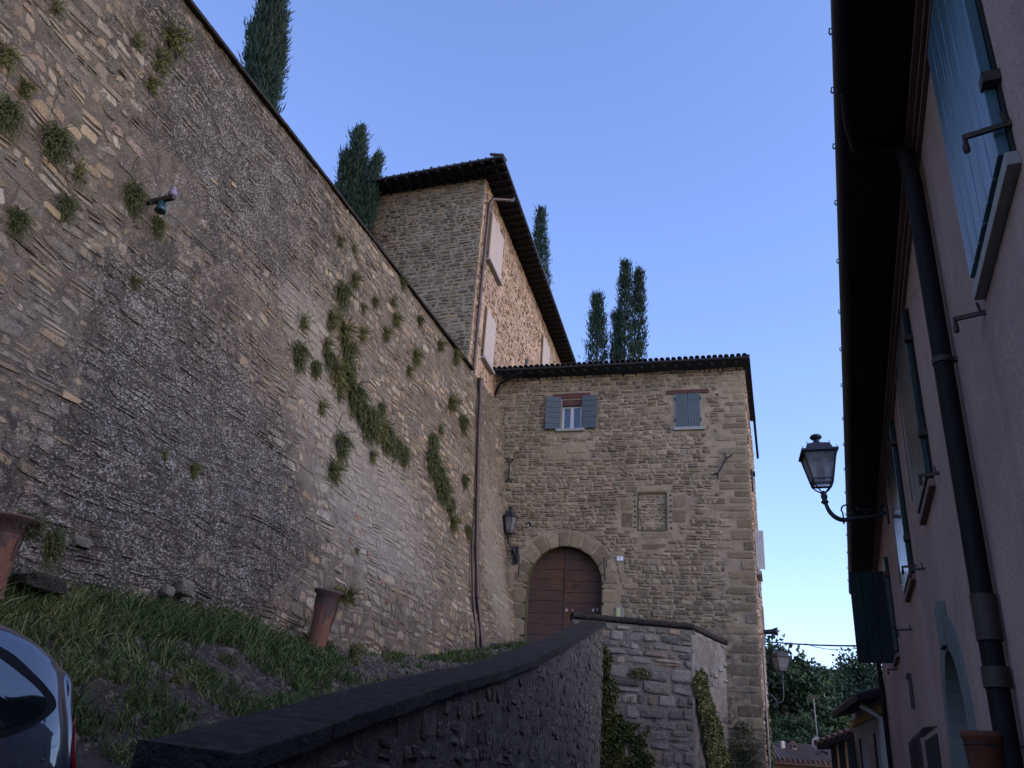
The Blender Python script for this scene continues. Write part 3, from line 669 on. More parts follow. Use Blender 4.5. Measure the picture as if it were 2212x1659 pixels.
# window shutter standing off the side wall, eyed from the street
b = MB(); sp_ = SF(1.2, .02, 0)
sw = thing('side_window', SF(1.6, .05, 6.4), 'pale grey open shutter over a sill on the gatehouse side wall', 'window')
XF = Fr(SF(1.0, .04, 6.55), sn_ * .95 + sd_ * .3, -sd_)
shutter('shutter', sw, XF, .30, 1.32, 4, M['shutgrey'])
b = MB(); b.box((.9, .0, 6.35), (2.1, .20, 6.47), SF); b.build('sill', M['sill'], sw, bev=.01)
b = MB(); b.box((.98, .03, 6.5), (1.04, .07, 7.9), SF); b.build('frame', M['iron'], sw)
b = MB(); b.box((.9, .0, 5.70), (1.5, .10, 6.05), SF); b.build('side_ledge', M['sill'], gate)
b = MB(); b.box((.5, .0, 9.2), (.9, .10, 9.9), SF); b.box((.5, .1, 9.75), (.9, .18, 9.82), SF); b.build('meter_box', M['fascia'], gate, bev=.01)
# service pole, floodlight
sp2 = thing('service_pole', SF(.8, .1, 4.2), 'thin grey conduit pole with swan neck on the gatehouse corner', 'pole')
b = MB(); b.tube([SF(.3, .0, 5.22), SF(.4, .14, 5.24), SF(.4, .17, 5.16), SF(.4, .17, 4.0)], .028, 8); b.tube([SF(.4, .1, 4.2), SF(.4, .1, -1.)], .03, 8); b.build('pole', M['sill'], sp2)
fl = thing('floodlight', SF(.4, .3, 4.4), 'small dark floodlight with pale rim sticking out of the gatehouse corner', 'floodlight')
FLF = Fr(SF(.4, .30, 4.42), UP, -sd_ * 1.0, sn_ * .98 + UP * .05)
b = MB(); b.lathe([(.05, -.16), (.07, -.10), (.08, .10), (.12, .22), (.125, .26)], FLF, 14); b.build('housing', M['iron'], fl)
b = MB(); b.lathe([(.127, .26), (.132, .27), (.132, .30), (.10, .30)], FLF, 14); b.build('rim', M['sill'], fl)
b = MB(); b.bar(SF(.4, .0, 4.34), SF(.4, .34, 4.36), .03); b.build('bracket', M['iron'], fl)

# ================================================================== RETAINING WALL (left)
tw, nw = vec(18.7)
def woff(z):
    q = np.maximum(np.asarray(z, float) - 3.63, 0); return -8.445 - .62 * (1 - np.exp(-q / 2.5)) - .065 * (np.asarray(z, float) - 3.63)
def WFn(u, v, h):
    und = .16 * (fbm(u * .22, v * .28, 61, 3) - .5) * sstep(u, 0, 3) * sstep(26.5 - u, 0, 3)
    o = woff(v) + h + und
    return np.outer(o, nw) + np.outer(u, tw) + np.outer(v, UP)
def wpt(s, z, h=0.): return WFn(np.array([s]), np.array([z]), np.array([h]))[0]
def wallhit(x, y):
    d = ray(x, y); z = 5.
    for _ in range(80):
        P = d * (float(woff(z)) / (d @ nw)); z = .6 * z + .4 * min(max(P[2], -2), 15)
    return P @ tw, P[2]
WTOP = 12.2
wall = thing('retaining_wall', wpt(14, 0), 'tall battered rubble retaining wall with dark lichen along the left side', 'wall')
_bl = [  # lichen blobs: pixel, radii along wall and up, strength, channel (0 dark, 1 pale)
    ((470, 330), 3.0, 2.3, .62, 0), ((330, 760), 1.7, 1.8, .75, 0), ((460, 900), 2.6, 2.0, .75, 0), ((320, 1080), 2.4, 1.5, .75, 0), ((560, 1130), 2.2, 1.6, .55, 0), ((560, 520), 2.5, 1.8, .45, 0), ((620, 350), 2.4, 1.5, .5, 0),
    ((430, 1230), 2.6, 1.0, .55, 0), ((150, 1180), 2.2, .9, .5, 0), ((720, 640), 2., 1.2, .2, 0), ((780, 560), 3.0, 1.0, .35, 0), ((560, 930), 1.8, 1.2, .35, 0), ((380, 130), 1.8, 1.2, .40, 0),
    ((640, 640), 1.5, 1.2, .8, 1), ((700, 820), 1.7, 1.3, .65, 1), ((790, 1010), 2.4, 1.3, .35, 1), ((560, 300), 1.4, 1.5, .35, 1), ((760, 1100), 3., 1.6, .5, 1), ((870, 1200), 3., 2.0, .5, 1), ((1060, 1100), 2., 3.0, .65, 1), ((380, 420), 1.2, .8, .6, 1),
    ((900, 720), 3., 1., .35, 1), ((280, 600), 1.6, .8, .3, 1), ((1080, 1300), 1.2, 1.6, .6, 1), ((840, 980), 2., 1.2, .3, 1), ((200, 420), 1.5, 1.0, .15, 1)]
_B = [(wallhit(*p), a, b_, s_ * (.80 if ch == 0 else 1.), ch) for p, a, b_, s_, ch in _bl]
def WAUX(u, v):
    d = np.full_like(u, .13, dtype=float); p = np.full_like(u, .16, dtype=float)
    uu = u + 1.6 * (fbm(u * .6, v * .6, 71, 4) - .5); vv = v + 1.6 * (fbm(u * .6, v * .6, 72, 4) - .5)
    for (s0, z0), a, b_, st, ch in _B:
        g = st * np.exp(-(((uu - s0) / a) ** 2 + ((vv - z0) / b_) ** 2) * 1.1)
        if ch == 0: d = d + g
        else: p = p + g
    d = d + .25 * sstep(v, 11.4, 12.2) * (fbm(u * 1.2, v * .5, 73) - .1)
    sp = np.clip(d * 1.0 + .1, 0, 1)
    return np.stack([np.clip(d, 0, .95), np.clip(p - d * .35, 0, 1), sp, .12 + .3 * sstep(-v, -2.6, -1.6)], 1)
S0, S1 = 1.0, 28.2
QW = courses(S0, S1, -.6, WTOP, (.09, .26), (.13, .66), .024, 31, .26, .38, .24)
c_ = QW.mean(1); den = fbm(c_[:, 0] * .45, c_[:, 1] * .5, 81, 3)
rng = np.random.RandomState(3)
mask_m = np.zeros(len(QW))
for p_, a, b_, st in [((380, 430), 1.5, 1.0, .9), ((1060, 1100), 2.2, 5., .7), ((470, 330), 2., 2., .25), ((900, 1200), 3., 2., .15), ((640, 560), 2.5, 2., .2)]:
    s0, z0 = wallhit(*p_); mask_m += st * np.exp(-(((c_[:, 0] - s0) / a) ** 2 + ((c_[:, 1] - z0) / b_) ** 2))
keep = rng.rand(len(QW)) > mask_m
vis = c_[:, 1] > .6
stones('stonework', QW[keep & vis], WFn, .016, M['wall'], wall, 32, WAUX, n=14, rnd=.5, jit=.20, base=-.012, sink=.014)
sheet('mortar_face', np.arange(S0, S1, .075), np.arange(-1.2, WTOP + .03, .075), WFn,
      lambda u, v: .040 * (fbm(u * 2.2, v * 3.4, 5, 5) - .60) + .010 * (fbm(u * 11, v * 13, 8, 2) - .5), M['wallm'], wall, WAUX)
b = MB(); b.hexa([wpt(S0, -1, -.9), wpt(S1, -1, -.9), wpt(S1, -1, -1.6), wpt(S0, -1, -1.6), wpt(S0, WTOP - .02, -.1), wpt(S1, WTOP - .02, -.1), wpt(S1, WTOP - .02, -1.), wpt(S0, WTOP - .02, -1.)])
b.build('wall_core', M['wallm'], wall)
CS1 = wallhit(1020, 800)[0]
us_ = np.arange(S0, CS1, .9); b = MB()
ow = float(woff(WTOP)); rr = random.Random(9)
for a in us_:
    e_ = min(a + .893, CS1); j = rr.uniform(-.008, .008)
    P = lambda s_, o, z: nw * (ow + o) + tw * s_ + UP * z
    b.hexa([P(a, -.5, WTOP + .0), P(e_, -.5, WTOP + .0), P(e_, .10 + j, WTOP + .0), P(a, .10 + j, WTOP + .0), P(a, -.5, WTOP + .11), P(e_, -.5, WTOP + .11), P(e_, .09 + j, WTOP + .09), P(a, .09 + j, WTOP + .09)])
b.build('coping', M['cope'], wall, bev=.012)
M['brick'] = simple('orange_brick', (.25, .10, .05), .9, .3, 9., bmp=.01, bsc=40)
for x_, y_, w_, h_ in [(771, 1118, .16, .10), (778, 1150, .06, .09), (822, 1256, .13, .10), (808, 1262, .07, .05), (838, 1300, .10, .13), (758, 1168, .10, .12), (852, 1345, .08, .08), (700, 1330, .07, .07), (795, 1195, .07, .12), (1098, 1290, .08, .06), (505, 400, .16, .09), (160, 860, .34, .12), (462, 392, .18, .07), (735, 705, .14, .09)]:
    s_, z_ = wallhit(x_, y_); b = MB(); rr_ = random.Random(x_)
    P4 = [(s_ - w_ / 2, z_ - h_ / 2), (s_ + w_ / 2 * rr_.uniform(.6, 1), z_ - h_ / 2 * rr_.uniform(.5, 1)), (s_ + w_ / 2, z_ + h_ / 2 * rr_.uniform(.6, 1)), (s_ - w_ / 2 * rr_.uniform(.6, 1), z_ + h_ / 2)]
    b.hexa([wpt(a, c, -.04) for a, c in P4] + [wpt(a, c, .020) for a, c in P4]); b.build('brick_fragment', M['brick'] if y_ > 1000 else M['ochre'], wall, bev=.012)
# drainpipes down the wall
def wpath(pts, off):
    out = []
    for p in pts:
        s_, z_ = wallhit(*p); out.append(wpt(s_, z_, off))
    return out
dp = thing('drainpipe', wpt(*wallhit(1030, 1100)), 'dark brown drainpipe running down the end of the left retaining wall', 'drainpipe')
b = MB(); b.tube(wpath([(1034, 824), (1029, 950), (1024, 1080), (1021, 1180), (1024, 1290), (1036, 1408)], .10), .062, 8); b.build('pipe', M['copper'], dp)
b = MB(); pp = wpath([(1034, 818), (1033, 846)], .10); b.tube([pp[0], pp[0] * .3 + pp[1] * .7, pp[1]], [.10, .10, .065], 10); b.build('hopper', M['copper'], dp)
b = MB()
for y in (950, 1080, 1180, 1290):
    x = {950: 1029, 1080: 1024, 1180: 1021, 1290: 1024}[y]; q = wpath([(x, y - 4), (x, y + 4)], .10); b.tube(q, .07, 8)
b.build('clamp', M['copper'], dp)
dp2 = thing('drainpipe', wpt(*wallhit(1013, 1200)), 'thinner second drainpipe starting halfway up beside the tall one', 'drainpipe')
b = MB(); b.tube(wpath([(1016, 1135), (1013, 1180), (1015, 1290), (1026, 1412)], .08), .04, 8); b.build('pipe', M['copper'], dp2)

# old bracket with insulators
s_, z_ = wallhit(318, 438); p0 = wpt(s_, z_, -.05); p1 = p0 + nw * .78 * 1.0 - tw * .28 + UP * .02
p1 = ray(377, 426) ; p1 = p1 * (((p0 @ nw) + .70) / (p1 @ nw))
br = thing('insulator_bracket', p0, 'old iron arm with pale and green insulators sticking out of the left wall', 'bracket')
b = MB(); b.bar(p0, p1, .07, .075); b.build('arm', M['rust'], br, bev=.008)
d_ = (p1 - p0); 
for t_ in (.45, .66, .86): b = MB(); q = p0 + d_ * t_; b.tube([q, q + UP * .10], .014, 6); b.build('pin', M['rust'], br)
q = p0 + d_ * .90 + UP * .03; b = MB(); b.lathe([(.05, .0), (.075, .03), (.06, .09), (.035, .11), (.05, .14), (.03, .17), (0, .18)], Fr(q, (1, 0, 0), (0, 1, 0)), 12); b.build('porcelain_insulator', M['porcelain'], br)
q = p0 + d_ * .63 - UP * .03; b = MB(); b.lathe([(.03, .0), (.06, -.03), (.075, -.14), (.088, -.20), (.065, -.20), (0., -.15)], Fr(q, (1, 0, 0), (0, 1, 0)), 12); b.build('green_insulator', M['greenglass'], br)
b = MB(); b.tube(wpath([(356, 462), (380, 478), (420, 520), (470, 568)], .05), .008, 5); b.build('old_wire', M['iron'], br)

# ================================================================== TALL STONE HOUSE
t2, n2 = vec(15.); t3, _ = vec(-70.); o3 = np.array([math.sin(rad(200)), math.cos(rad(200)), 0])
s_, z_ = wallhit(1022, 795); P0 = wpt(s_, z_) - .15 * nw; P0[2] = 0
TR = Fr(P0, t2, n2); TFm = Fr(P0, t3, o3)
TZ = 20.45
tall = thing('tall_stone_house', TR(5, -3, 12), 'tall stone house with deep dark eaves and cream shutters above the retaining wall', 'building')
TAUX = lambda u, v: np.stack([.2 + .12 * fbm(u * .5, v * .5, 91), .2 + .2 * fbm(u * .4, v * .4, 92), np.full_like(u, .05), np.full_like(u, .03)], 1)
TW = [(.95, 2.72, 17.45, 19.5), (1.35, 2.62, 13.5, 15.5), (11.0, 12.6, 17.45, 19.5)]
QT = courses(.02, 20., 11.3, TZ, (.09, .22), (.14, .55), .03, 51, .06, .2)
dr = inrect(QT, [(a - .1, b_ + .1, c - .1, d + .05) for a, b_, c, d in TW])
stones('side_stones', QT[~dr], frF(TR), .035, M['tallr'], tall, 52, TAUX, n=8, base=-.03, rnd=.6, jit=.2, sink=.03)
sheet('side_mortar', np.arange(0, 20.1, .12), np.arange(11.2, TZ, .12), frF(TR), lambda u, v: .04 * (fbm(u * 4, v * 4, 15) - .5), M['tallrm'], tall, TAUX)
QF = courses(.02, 7., 11.3, TZ, (.10, .20), (.14, .60), .025, 53, .06, .25)
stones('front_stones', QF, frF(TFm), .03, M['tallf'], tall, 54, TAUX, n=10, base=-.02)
sheet('front_mortar', np.arange(0, 7.1, .12), np.arange(11.2, TZ, .12), frF(TFm), lambda u, v: .02 * (fbm(u * 5, v * 5, 16) - .5), M['tallfm'], tall, TAUX)
b = MB(); A, Bq, Cq = TR(20, 0, 0), TFm(7, 0, 0), TR(20, 0, 0) + TFm(7, 0, 0) - P0
for p, q in ((A, Cq), (Bq, Cq)): b.add([p + UP * 11.2, q + UP * 11.2, q + UP * TZ, p + UP * TZ], [(0, 1, 2, 3)])
b.build('rear_wall', M['tallfm'], tall)
ec = atZ(1085, 335, 20.62); el = atZ(815, 385, 20.62); er = atZ(1240, 772, 20.62)
dl_ = (el - ec) / np.linalg.norm(el - ec); dr_ = (er - ec) / np.linalg.norm(er - ec)
c0 = ec; c1 = ec + dr_ * 22; c2 = ec + dl_ * 9 + dr_ * 22; c3 = ec + dl_ * 9
apex1 = ec + dl_ * 4.5 + dr_ * 4.5 + UP * 1.3; apex2 = ec + dl_ * 4.5 + dr_ * 17.5 + UP * 1.3
dn = UP * .12
b = MB(); b.add([c0, c1, c2, c3, apex1, apex2, c0 - dn, c1 - dn, c2 - dn, c3 - dn],
      [(0, 1, 5, 4), (1, 2, 5), (2, 3, 4, 5), (3, 0, 4), (0, 6, 7, 1), (1, 7, 8, 2), (2, 8, 9, 3), (3, 9, 6, 0), (6, 9, 8, 7)])
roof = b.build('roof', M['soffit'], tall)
b = MB()
for p, q, nseg in ((c0, c1, 70), (c0, c3, 28)):
    for i in range(nseg + 1):
        x = p + (q - p) * i / nseg; inw = (apex1 - ec if nseg < 50 else dl_ * 4.5 + UP * 1.3); inw = (dr_ * 4.5 + UP * 1.3) if nseg < 50 else inw; inw = inw / np.linalg.norm(inw)
        b.tube([x - inw * .03 + UP * .0, x + inw * .5 + UP * .0], .035 if i % 9 else .06, 6)
b.build('roof_tiles', M['tiledark'], roof)
b = MB()
for i in range(48):
    x = c0 + dr_ * (.3 + i * .45); b.bar(x - UP * .17, x + dl_ * 1.05 - UP * .17, .09, .10)
for i in range(18):
    x = c0 + dl_ * (.35 + i * .45); b.bar(x - UP * .17, x + dr_ * 1.05 - UP * .17, .09, .10)
b.build('rafters', M['soffit'], roof)
b = MB(); g0 = c0 - dn * .6 ; b.tube([c0 - dn * .7 + .0 * dr_, c1 - dn * .7], .07, 8); b.build('gutter', M['fascia'], roof)
b = MB(); b.tube([c0 - dn * .7, c3 - dn * .7], .06, 8); b.build('gutter', M['fascia'], roof)
for k, (a0, a1, z0, z1) in enumerate(TW):
    b = MB(); b.box((a0 - .08, .0, z0 - .02), (a1 + .08, .035, z1 + .08), TR); wd = b.build('window', M['tallrm'], tall)
    hw = (a1 - a0) / 2
    for i in (0, 1): shutter('shutter', wd, Fr(TR(a0 + i * hw, .06, z0), t2, n2), hw - .006, z1 - z0, 4, M['cream'], th=.05)
    b = MB(); b.box((a0 - .08, .0, z0 - .12), (a1 + .1, .18, z0 - .025), TR); b.build('sill', M['sill'], wd, bev=.01)
    for uu in (a0 - .12, a1 + .08): b = MB(); b.bar(TR(uu, 0, z0 + .15), TR(uu - .03, .12, z0 + .15), .03); b.build('shutter_catch', M['iron'], wd)
gp = TR(.55, .78, 20.3)
b = MB(); b.tube([TR(1.3, .80, 20.40), TR(1.1, .80, 20.15), TR(.9, .70, 20.02), TR(.40, .22, 19.75), TR(.30, .12, 19.45), TR(.28, .11, 16), TR(.30, .11, 12.3)], .065, 8); b.build('downpipe', M['copper'], tall)

# ================================================================== RAMP PARAPET, TERRACE, BANK
PZ = [(-6, -1.9), (0, -.95), (4.2, -.10), (4.6, -.02), (5.48, .143), (6.97, .427), (8.53, .71), (10.96, 1.108), (12.76, 1.45), (17, 2.34), (20, 3.0), (23.8, 3.85)]
pz = lambda Y: float(np.interp(Y, [a for a, _ in PZ], [b_ for _, b_ in PZ]))
px = lambda Y: -2.298 + .2227 * Y
cA = math.atan(.2227); pd, pn = np.array([math.sin(cA), math.cos(cA), 0]), np.array([math.cos(cA), -math.sin(cA), 0])
def PPt(Y, o, dz=0.): return np.array([px(Y), Y, 0]) + pn * o + UP * (pz(Y) + dz)
YE = 23.75
par = thing('ramp_parapet', (px(12), 12, -1.6), 'low dark stone parapet with flat concrete coping climbing beside the ramp', 'wall')
Ys = [4.6, 5.1, 5.6, 6.3, 7, 7.8, 8.6, 9.6, 10.6, 11.6, 12.7, 14, 15.5, 17, 18.5, 20, 21.3, 22.6, YE]
b = MB(); V = []; Fq = []
Yf = sorted(set(Ys) | set(np.round(np.arange(4.7, YE, .13), 3))); Yf[0] = 4.6
jts = [5.75 + 1.13 * k for k in range(16)]; Yf = sorted([y for y in Yf if all(abs(y - j) > .03 for j in jts)] + [y for j in jts for y in (j - .014, j, j + .014)])
for i_, Y in enumerate(Yf):
    sh_ = .016 if any(abs(Y - j) < 1e-6 for j in jts) else 0.
    j1, j2, j3, j4 = [.022 * (float(vn(Y * 3.1, k * 7.3, 5)) - .5) + .012 * (float(vn(Y * 9., k * 3.3, 6)) - .5) for k in range(4)]
    V += [PPt(Y, -.52 + j1, -.10 + j2), PPt(Y, .045 + j3 - sh_, -.12 + j4), PPt(Y, .045 + j4 - sh_, -.012 + j1 - sh_), PPt(Y, -.51 + j2, .022 + j3 - sh_)]
for i in range(len(Yf) - 1):
    for k in range(4): Fq.append((i * 4 + k, i * 4 + (k + 1) % 4, i * 4 + 4 + (k + 1) % 4, i * 4 + 4 + k))
Fq += [(0, 1, 2, 3), (len(V) - 1, len(V) - 2, len(V) - 3, len(V) - 4)]
b.add(V, Fq); b.build('coping', M['cope'], par, bev=.014)
b = MB()
rr = random.Random(3)
for i in range(110):
    Y = rr.uniform(6, 23.5) if rr.random() < .3 else rr.uniform(12, 22); o = rr.uniform(-.44, .02); q = PPt(Y, o, .03 - .03 * (o + .47) / .52 + .002); r = rr.uniform(.010, .024)
    b.add([q + np.array([r * math.cos(a) * rr.uniform(.5, 1), r * math.sin(a) * rr.uniform(.5, 1), .002]) for a in np.arange(0, 6.2, 1.05)], [(0, 1, 2, 3, 4, 5)])
b.build('lichen_spots', M['sill'], par, label='pale lichen and dropping spots')
par.children[-1]['kind'] = 'stuff'
PARF = lambda u, v, h: np.stack([-2.298 + .2227 * u + (h - .02) * pn[0], u + (h - .02) * pn[1], v], 1)
DAUX = lambda u, v: np.stack([.24 + .2 * fbm(u * .6, v * .6, 95), .14 + .3 * fbm(u * .5, v * .6, 96), np.full_like(u, .25), .08 + .35 * sstep(-v, -3., 0) * fbm(u * .7, v * .7, 97)], 1)
QP = courses(4.65, YE, -1.6, 3.8, (.12, .30), (.16, .5), .03, 61, .16, .2, .3)
cp_ = QP.mean(1); top = np.array([pz(y_) for y_ in cp_[:, 0]])
QP = QP[cp_[:, 1] < top - .2]
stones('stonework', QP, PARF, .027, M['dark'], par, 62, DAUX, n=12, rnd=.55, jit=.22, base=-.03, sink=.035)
Yg = np.arange(4.6, YE, .12); b_V = []; nv_ = 30
for Y in Yg:
    for j in range(nv_): b_V.append((Y, -1.65 + (pz(Y) - .11 + 1.65) * j / (nv_ - 1)))
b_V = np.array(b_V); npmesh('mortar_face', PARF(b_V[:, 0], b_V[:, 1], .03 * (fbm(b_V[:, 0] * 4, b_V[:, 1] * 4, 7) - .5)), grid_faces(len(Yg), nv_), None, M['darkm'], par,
      attrs={'tint': np.stack([fbm(b_V[:, 0] * 1.3, b_V[:, 1] * 1.3, k) for k in (1, 2, 3, 4)], 1), 'aux': DAUX(b_V[:, 0], b_V[:, 1])}, smooth=True)
b = MB(); V = []; Fq = []
for Y in Ys: V += [PPt(Y, -.42, -.11), PPt(Y, -.04, -.13), np.append(PPt(Y, -.04)[:2], -1.6), np.append(PPt(Y, -.42)[:2], -1.6)]
for i in range(len(Ys) - 1):
    for k in range(4): Fq.append((i * 4 + k, i * 4 + (k + 1) % 4, i * 4 + 4 + (k + 1) % 4, i * 4 + 4 + k))
Fq += [(0, 1, 2, 3), (len(V) - 1, len(V) - 2, len(V) - 3, len(V) - 4)]
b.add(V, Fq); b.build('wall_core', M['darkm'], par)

# terrace in front of the gate
TC = [atZ(1238, 1325, 4.05), atZ(1495, 1349, 4.05), atZ(1574, 1387, 4.05)]
TC[2] = TC[2] + (TC[2] - TC[1]) / np.linalg.norm(TC[2] - TC[1]) * .12
ter = thing('terrace_wall', (TC[1][0], TC[1][1], -1.6), 'grey block terrace wall with dark moulded coping in front of the arched door', 'wall')
def cop_ring(pts, off):      # offset polyline outwards (towards the camera / right)
    out = []
    for i, p in enumerate(pts):
        ds = []
        if i > 0: ds.append((pts[i] - pts[i - 1])[:2])
        if i < len(pts) - 1: ds.append((pts[i + 1] - pts[i])[:2])
        ns = [np.array([d[1], -d[0]]) / np.linalg.norm(d) for d in ds]; n_ = sum(ns); n_ = n_ / (n_ @ ns[0]) if len(ns) > 1 else ns[0]
        out.append(np.array([p[0] + n_[0] * off, p[1] + n_[1] * off, p[2]]))
    return out
b = MB(); prof = [(-.38, -.13), (.0, -.13), (.05, -.10), (.06, -.05), (.05, 0.), (-.0, .03), (-.38, .03)]
rings = [[q + UP * (dz) for q in cop_ring(TC, o)] for o, dz in prof]
V = [rings[k][i] for i in range(3) for k in range(7)]; Fq = [(i * 7 + k, i * 7 + (k + 1) % 7, i * 7 + 7 + (k + 1) % 7, i * 7 + 7 + k) for i in range(2) for k in range(7)] + [tuple(range(7)), tuple(range(20, 13, -1))]
b.add(V, Fq); b.build('coping', M['cope'], ter)
FA = cop_ring(TC, -.03)
for i, nm in ((0, 'front'), (1, 'side')):
    p, q = FA[i], FA[i + 1]; L = np.linalg.norm((q - p)[:2]); ex = (q - p) / L; ex[2] = 0; ey = np.array([ex[1], -ex[0], 0]); fr = Fr((p[0], p[1], 0), ex, ey)
    QQ = courses(0, L, -1.6, 3.9, (.16, .40), (.25, .9), .03, 65 + i, .04, .25)
    QQ[..., 0] = np.clip(QQ[..., 0], .0, L - .01); QQ[..., 1] = np.minimum(QQ[..., 1], 3.91); QQ = QQ[((QQ[..., 0].max(1) - QQ[..., 0].min(1)) > .08) & ((QQ[..., 1].max(1) - QQ[..., 1].min(1)) > .07)]
    if i == 1: QQ = QQ[np.random.RandomState(2).rand(len(QQ)) > .65]
    TA = lambda u, v: np.stack([.20 + .2 * fbm(u * .6 + i, v * .6, 98), (.30 if i == 0 else .58) * (.4 + fbm(u * .7, v * .5 + i, 99)) * sstep(v, 0, 3), np.full_like(u, .15), .1 + .4 * sstep(-v, -2.4, 0) * fbm(u * .9, v * .5, 97)], 1)
    stones(nm + '_blocks', QQ, frF(fr), .038, M['terr'], ter, 66 + i, TA, n=14, base=-.03, rnd=.32, jit=.08)
    sheet(nm + '_mortar', np.linspace(0, L, int(L / .1)), np.arange(-1.6, 3.93, .1), frF(fr), lambda u, v: .02 * (fbm(u * 5, v * 5, 6) - .5), M['terrm'], ter, TA)
b = MB(); p = FA[2]; b.tube([p + UP * (-.2) + nw * .02, np.array([p[0], p[1], 2.0])], .035, 7); b.build('downpipe', M['sill'], ter)
b = MB(); lp = [FA[0], FA[1], FA[2], GF(.1, -.3, 0), np.array([px(23), 24.6, 0]) + pn * -3.0]
b.add([np.array([p[0] + (.0), p[1] + .15, 3.25]) for p in lp] + [np.array([p[0], p[1] + .15, -1.6]) for p in lp], [(0, 1, 2, 3, 4)] + [(i, (i + 1) % 5, 5 + (i + 1) % 5, 5 + i) for i in range(5)])
lnd = b.build('landing', M['road'], None); tag(lnd, kind='structure')

# bank between ramp and wall
def foot(Y):  return float(np.interp(Y, [0, 5, 9.5, 13.5, 16.5, 20.75, 25, 29], [.2, .95, 1.45, 1.72, 1.80, 2.10, 2.85, 3.55]))
def bank_pt(Y, t):      # t 0 = under the parapet, 1 = wall foot (a little inside)
    zf = foot(Y); xw = (float(woff(zf)) + .3206 * Y) / .9473 - .25; xr = px(Y) - .2
    x = xr + (xw - xr) * t; width = xr - xw; dpar = (xr - x)
    zr = pz(Y) - .83; flat = min(2.0, width * .5)
    k = sstep((dpar - flat) / max(.3, width - flat), 0, 1); k = .55 * k + .45 * np.clip((dpar - flat) / max(.3, width - flat), 0, 1)
    z = zr + (zf - zr) * k + (.16 * (fbm(x * 1.1, Y * 1.1, 33, 5) - .5) + .05 * (fbm(x * 5, Y * 5, 34, 3) - .5)) * (1 if dpar > flat * .6 else .15)
    return np.array([x, Y, z])
Yb = np.arange(-3, 29.3, .12); tb = np.linspace(0, 1, 64)
V = np.array([bank_pt(Y, t) for Y in Yb for t in tb])
bank = npmesh('earth_bank', V, grid_faces(len(Yb), 64), None, M['soil'], smooth=True); tag(bank, kind='structure')
b = MB(); b.add([(-400, -30, -1.62), (400, -30, -1.62), (400, 900, -1.62), (-400, 900, -1.62)], [(0, 1, 2, 3)]); g = b.build('street', M['road']); tag(g, kind='structure')

# ================================================================== PINK HOUSE (right)
t4, n4 = vec(21.9)
HF = Fr(n4 * .8, t4, -n4)                     # (s along street, distance out into street, z)
HZ = 4.06; HS0, HS1 = -9., 20.6
pink = thing('pink_house', HF(8, -.1, -1.6), 'dusky pink rendered house with green shutters and deep dark eaves on the right', 'building')
pw = [(3.02, 3.96, 2.25, 3.70), (6.95, 8.0, 2.25, 3.76), (9.72, 10.9, 2.12, 3.86), (14.0, 15.1, 1.90, 3.30)]
ds0, ds1, dtop = 6.98, 8.2, 1.05              # doorway arch
def arch_pts(c, r, zs, n_=16, k=1.): return [(c + r * math.cos(math.pi * i / n_), zs + r * k * math.sin(math.pi * i / n_)) for i in range(n_ + 1)]
us = snap(HS0, HS1, .3, [ds0, ds1]); vs = snap(-1.62, HZ, .3, [])
# wall as polygons round the arch
b = MB(); dc, drr = (ds0 + ds1) / 2, (ds1 - ds0) / 2; ap = arch_pts(dc, drr, dtop - drr)
def face(poly, y=0.): b.add([HF(s_, y, z_) for s_, z_ in poly], [tuple(range(len(poly)))])
face([(HS0, -1.62), (ds0, -1.62), (ds0, HZ), (HS0, HZ)]); face([(ds1, -1.62), (HS1, -1.62), (HS1, HZ), (ds1, HZ)])
for i in range(len(ap) - 1): face([ap[i + 1], ap[i], (ap[i][0], HZ), (ap[i + 1][0], HZ)])
b.add([HF(HS1, 0, -1.62), HF(HS1, -7, -1.62), HF(HS1, -7, HZ), HF(HS1, 0, HZ), HF(HS0, 0, -1.62), HF(HS0, -7, -1.62), HF(HS0, -7, HZ), HF(HS0, 0, HZ)], [(0, 1, 2, 3), (4, 5, 6, 7), (1, 5, 6, 2)])
b.build('wall', M['plaster'], pink)
b = MB(); jp = [(ds1, -1.62)] + ap + [(ds0, -1.62)]
V = [HF(s_, .0, z_) for s_, z_ in jp] + [HF(s_, -.28, z_) for s_, z_ in jp]; m_ = len(jp)
b.add(V, [(i, i + 1, i + 1 + m_, i + m_) for i in range(m_ - 1)])
dw = b.build('doorway', M['greyplaster'], pink)
b = MB()                                       # plaster surround of the arch
o = arch_pts(dc, drr + .25, dtop - drr); o2 = [(ds1 + .25, -1.62)] + o + [(ds0 - .25, -1.62)]
for i in range(len(jp) - 1):
    P4 = [jp[i], jp[i + 1], o2[i + 1], o2[i]]
    b.hexa([HF(a, .0, c) for a, c in P4] + [HF(a, .025, c) for a, c in P4])
b.build('surround', M['greyplaster'], dw)
b = MB(); b.prism([(dc - .12, dtop + .02), (dc + .12, dtop + .02), (dc + .15, dtop + .36), (dc - .15, dtop + .36)], .0, .06, HF); b.build('keystone', M['greyplaster'], dw, bev=.01)
b = MB(); b.box((ds0, -.30, -1.62), (ds1, -.26, dtop), HF); b.build('door', M['void'], dw)
b = MB(); 
for i in range(5): b.box((ds0 + .03 + i * .235, -.262, -1.6), (ds0 + .255 + i * .235, -.245, dtop - .25), HF)
b.build('door_boards', M['void'], dw)
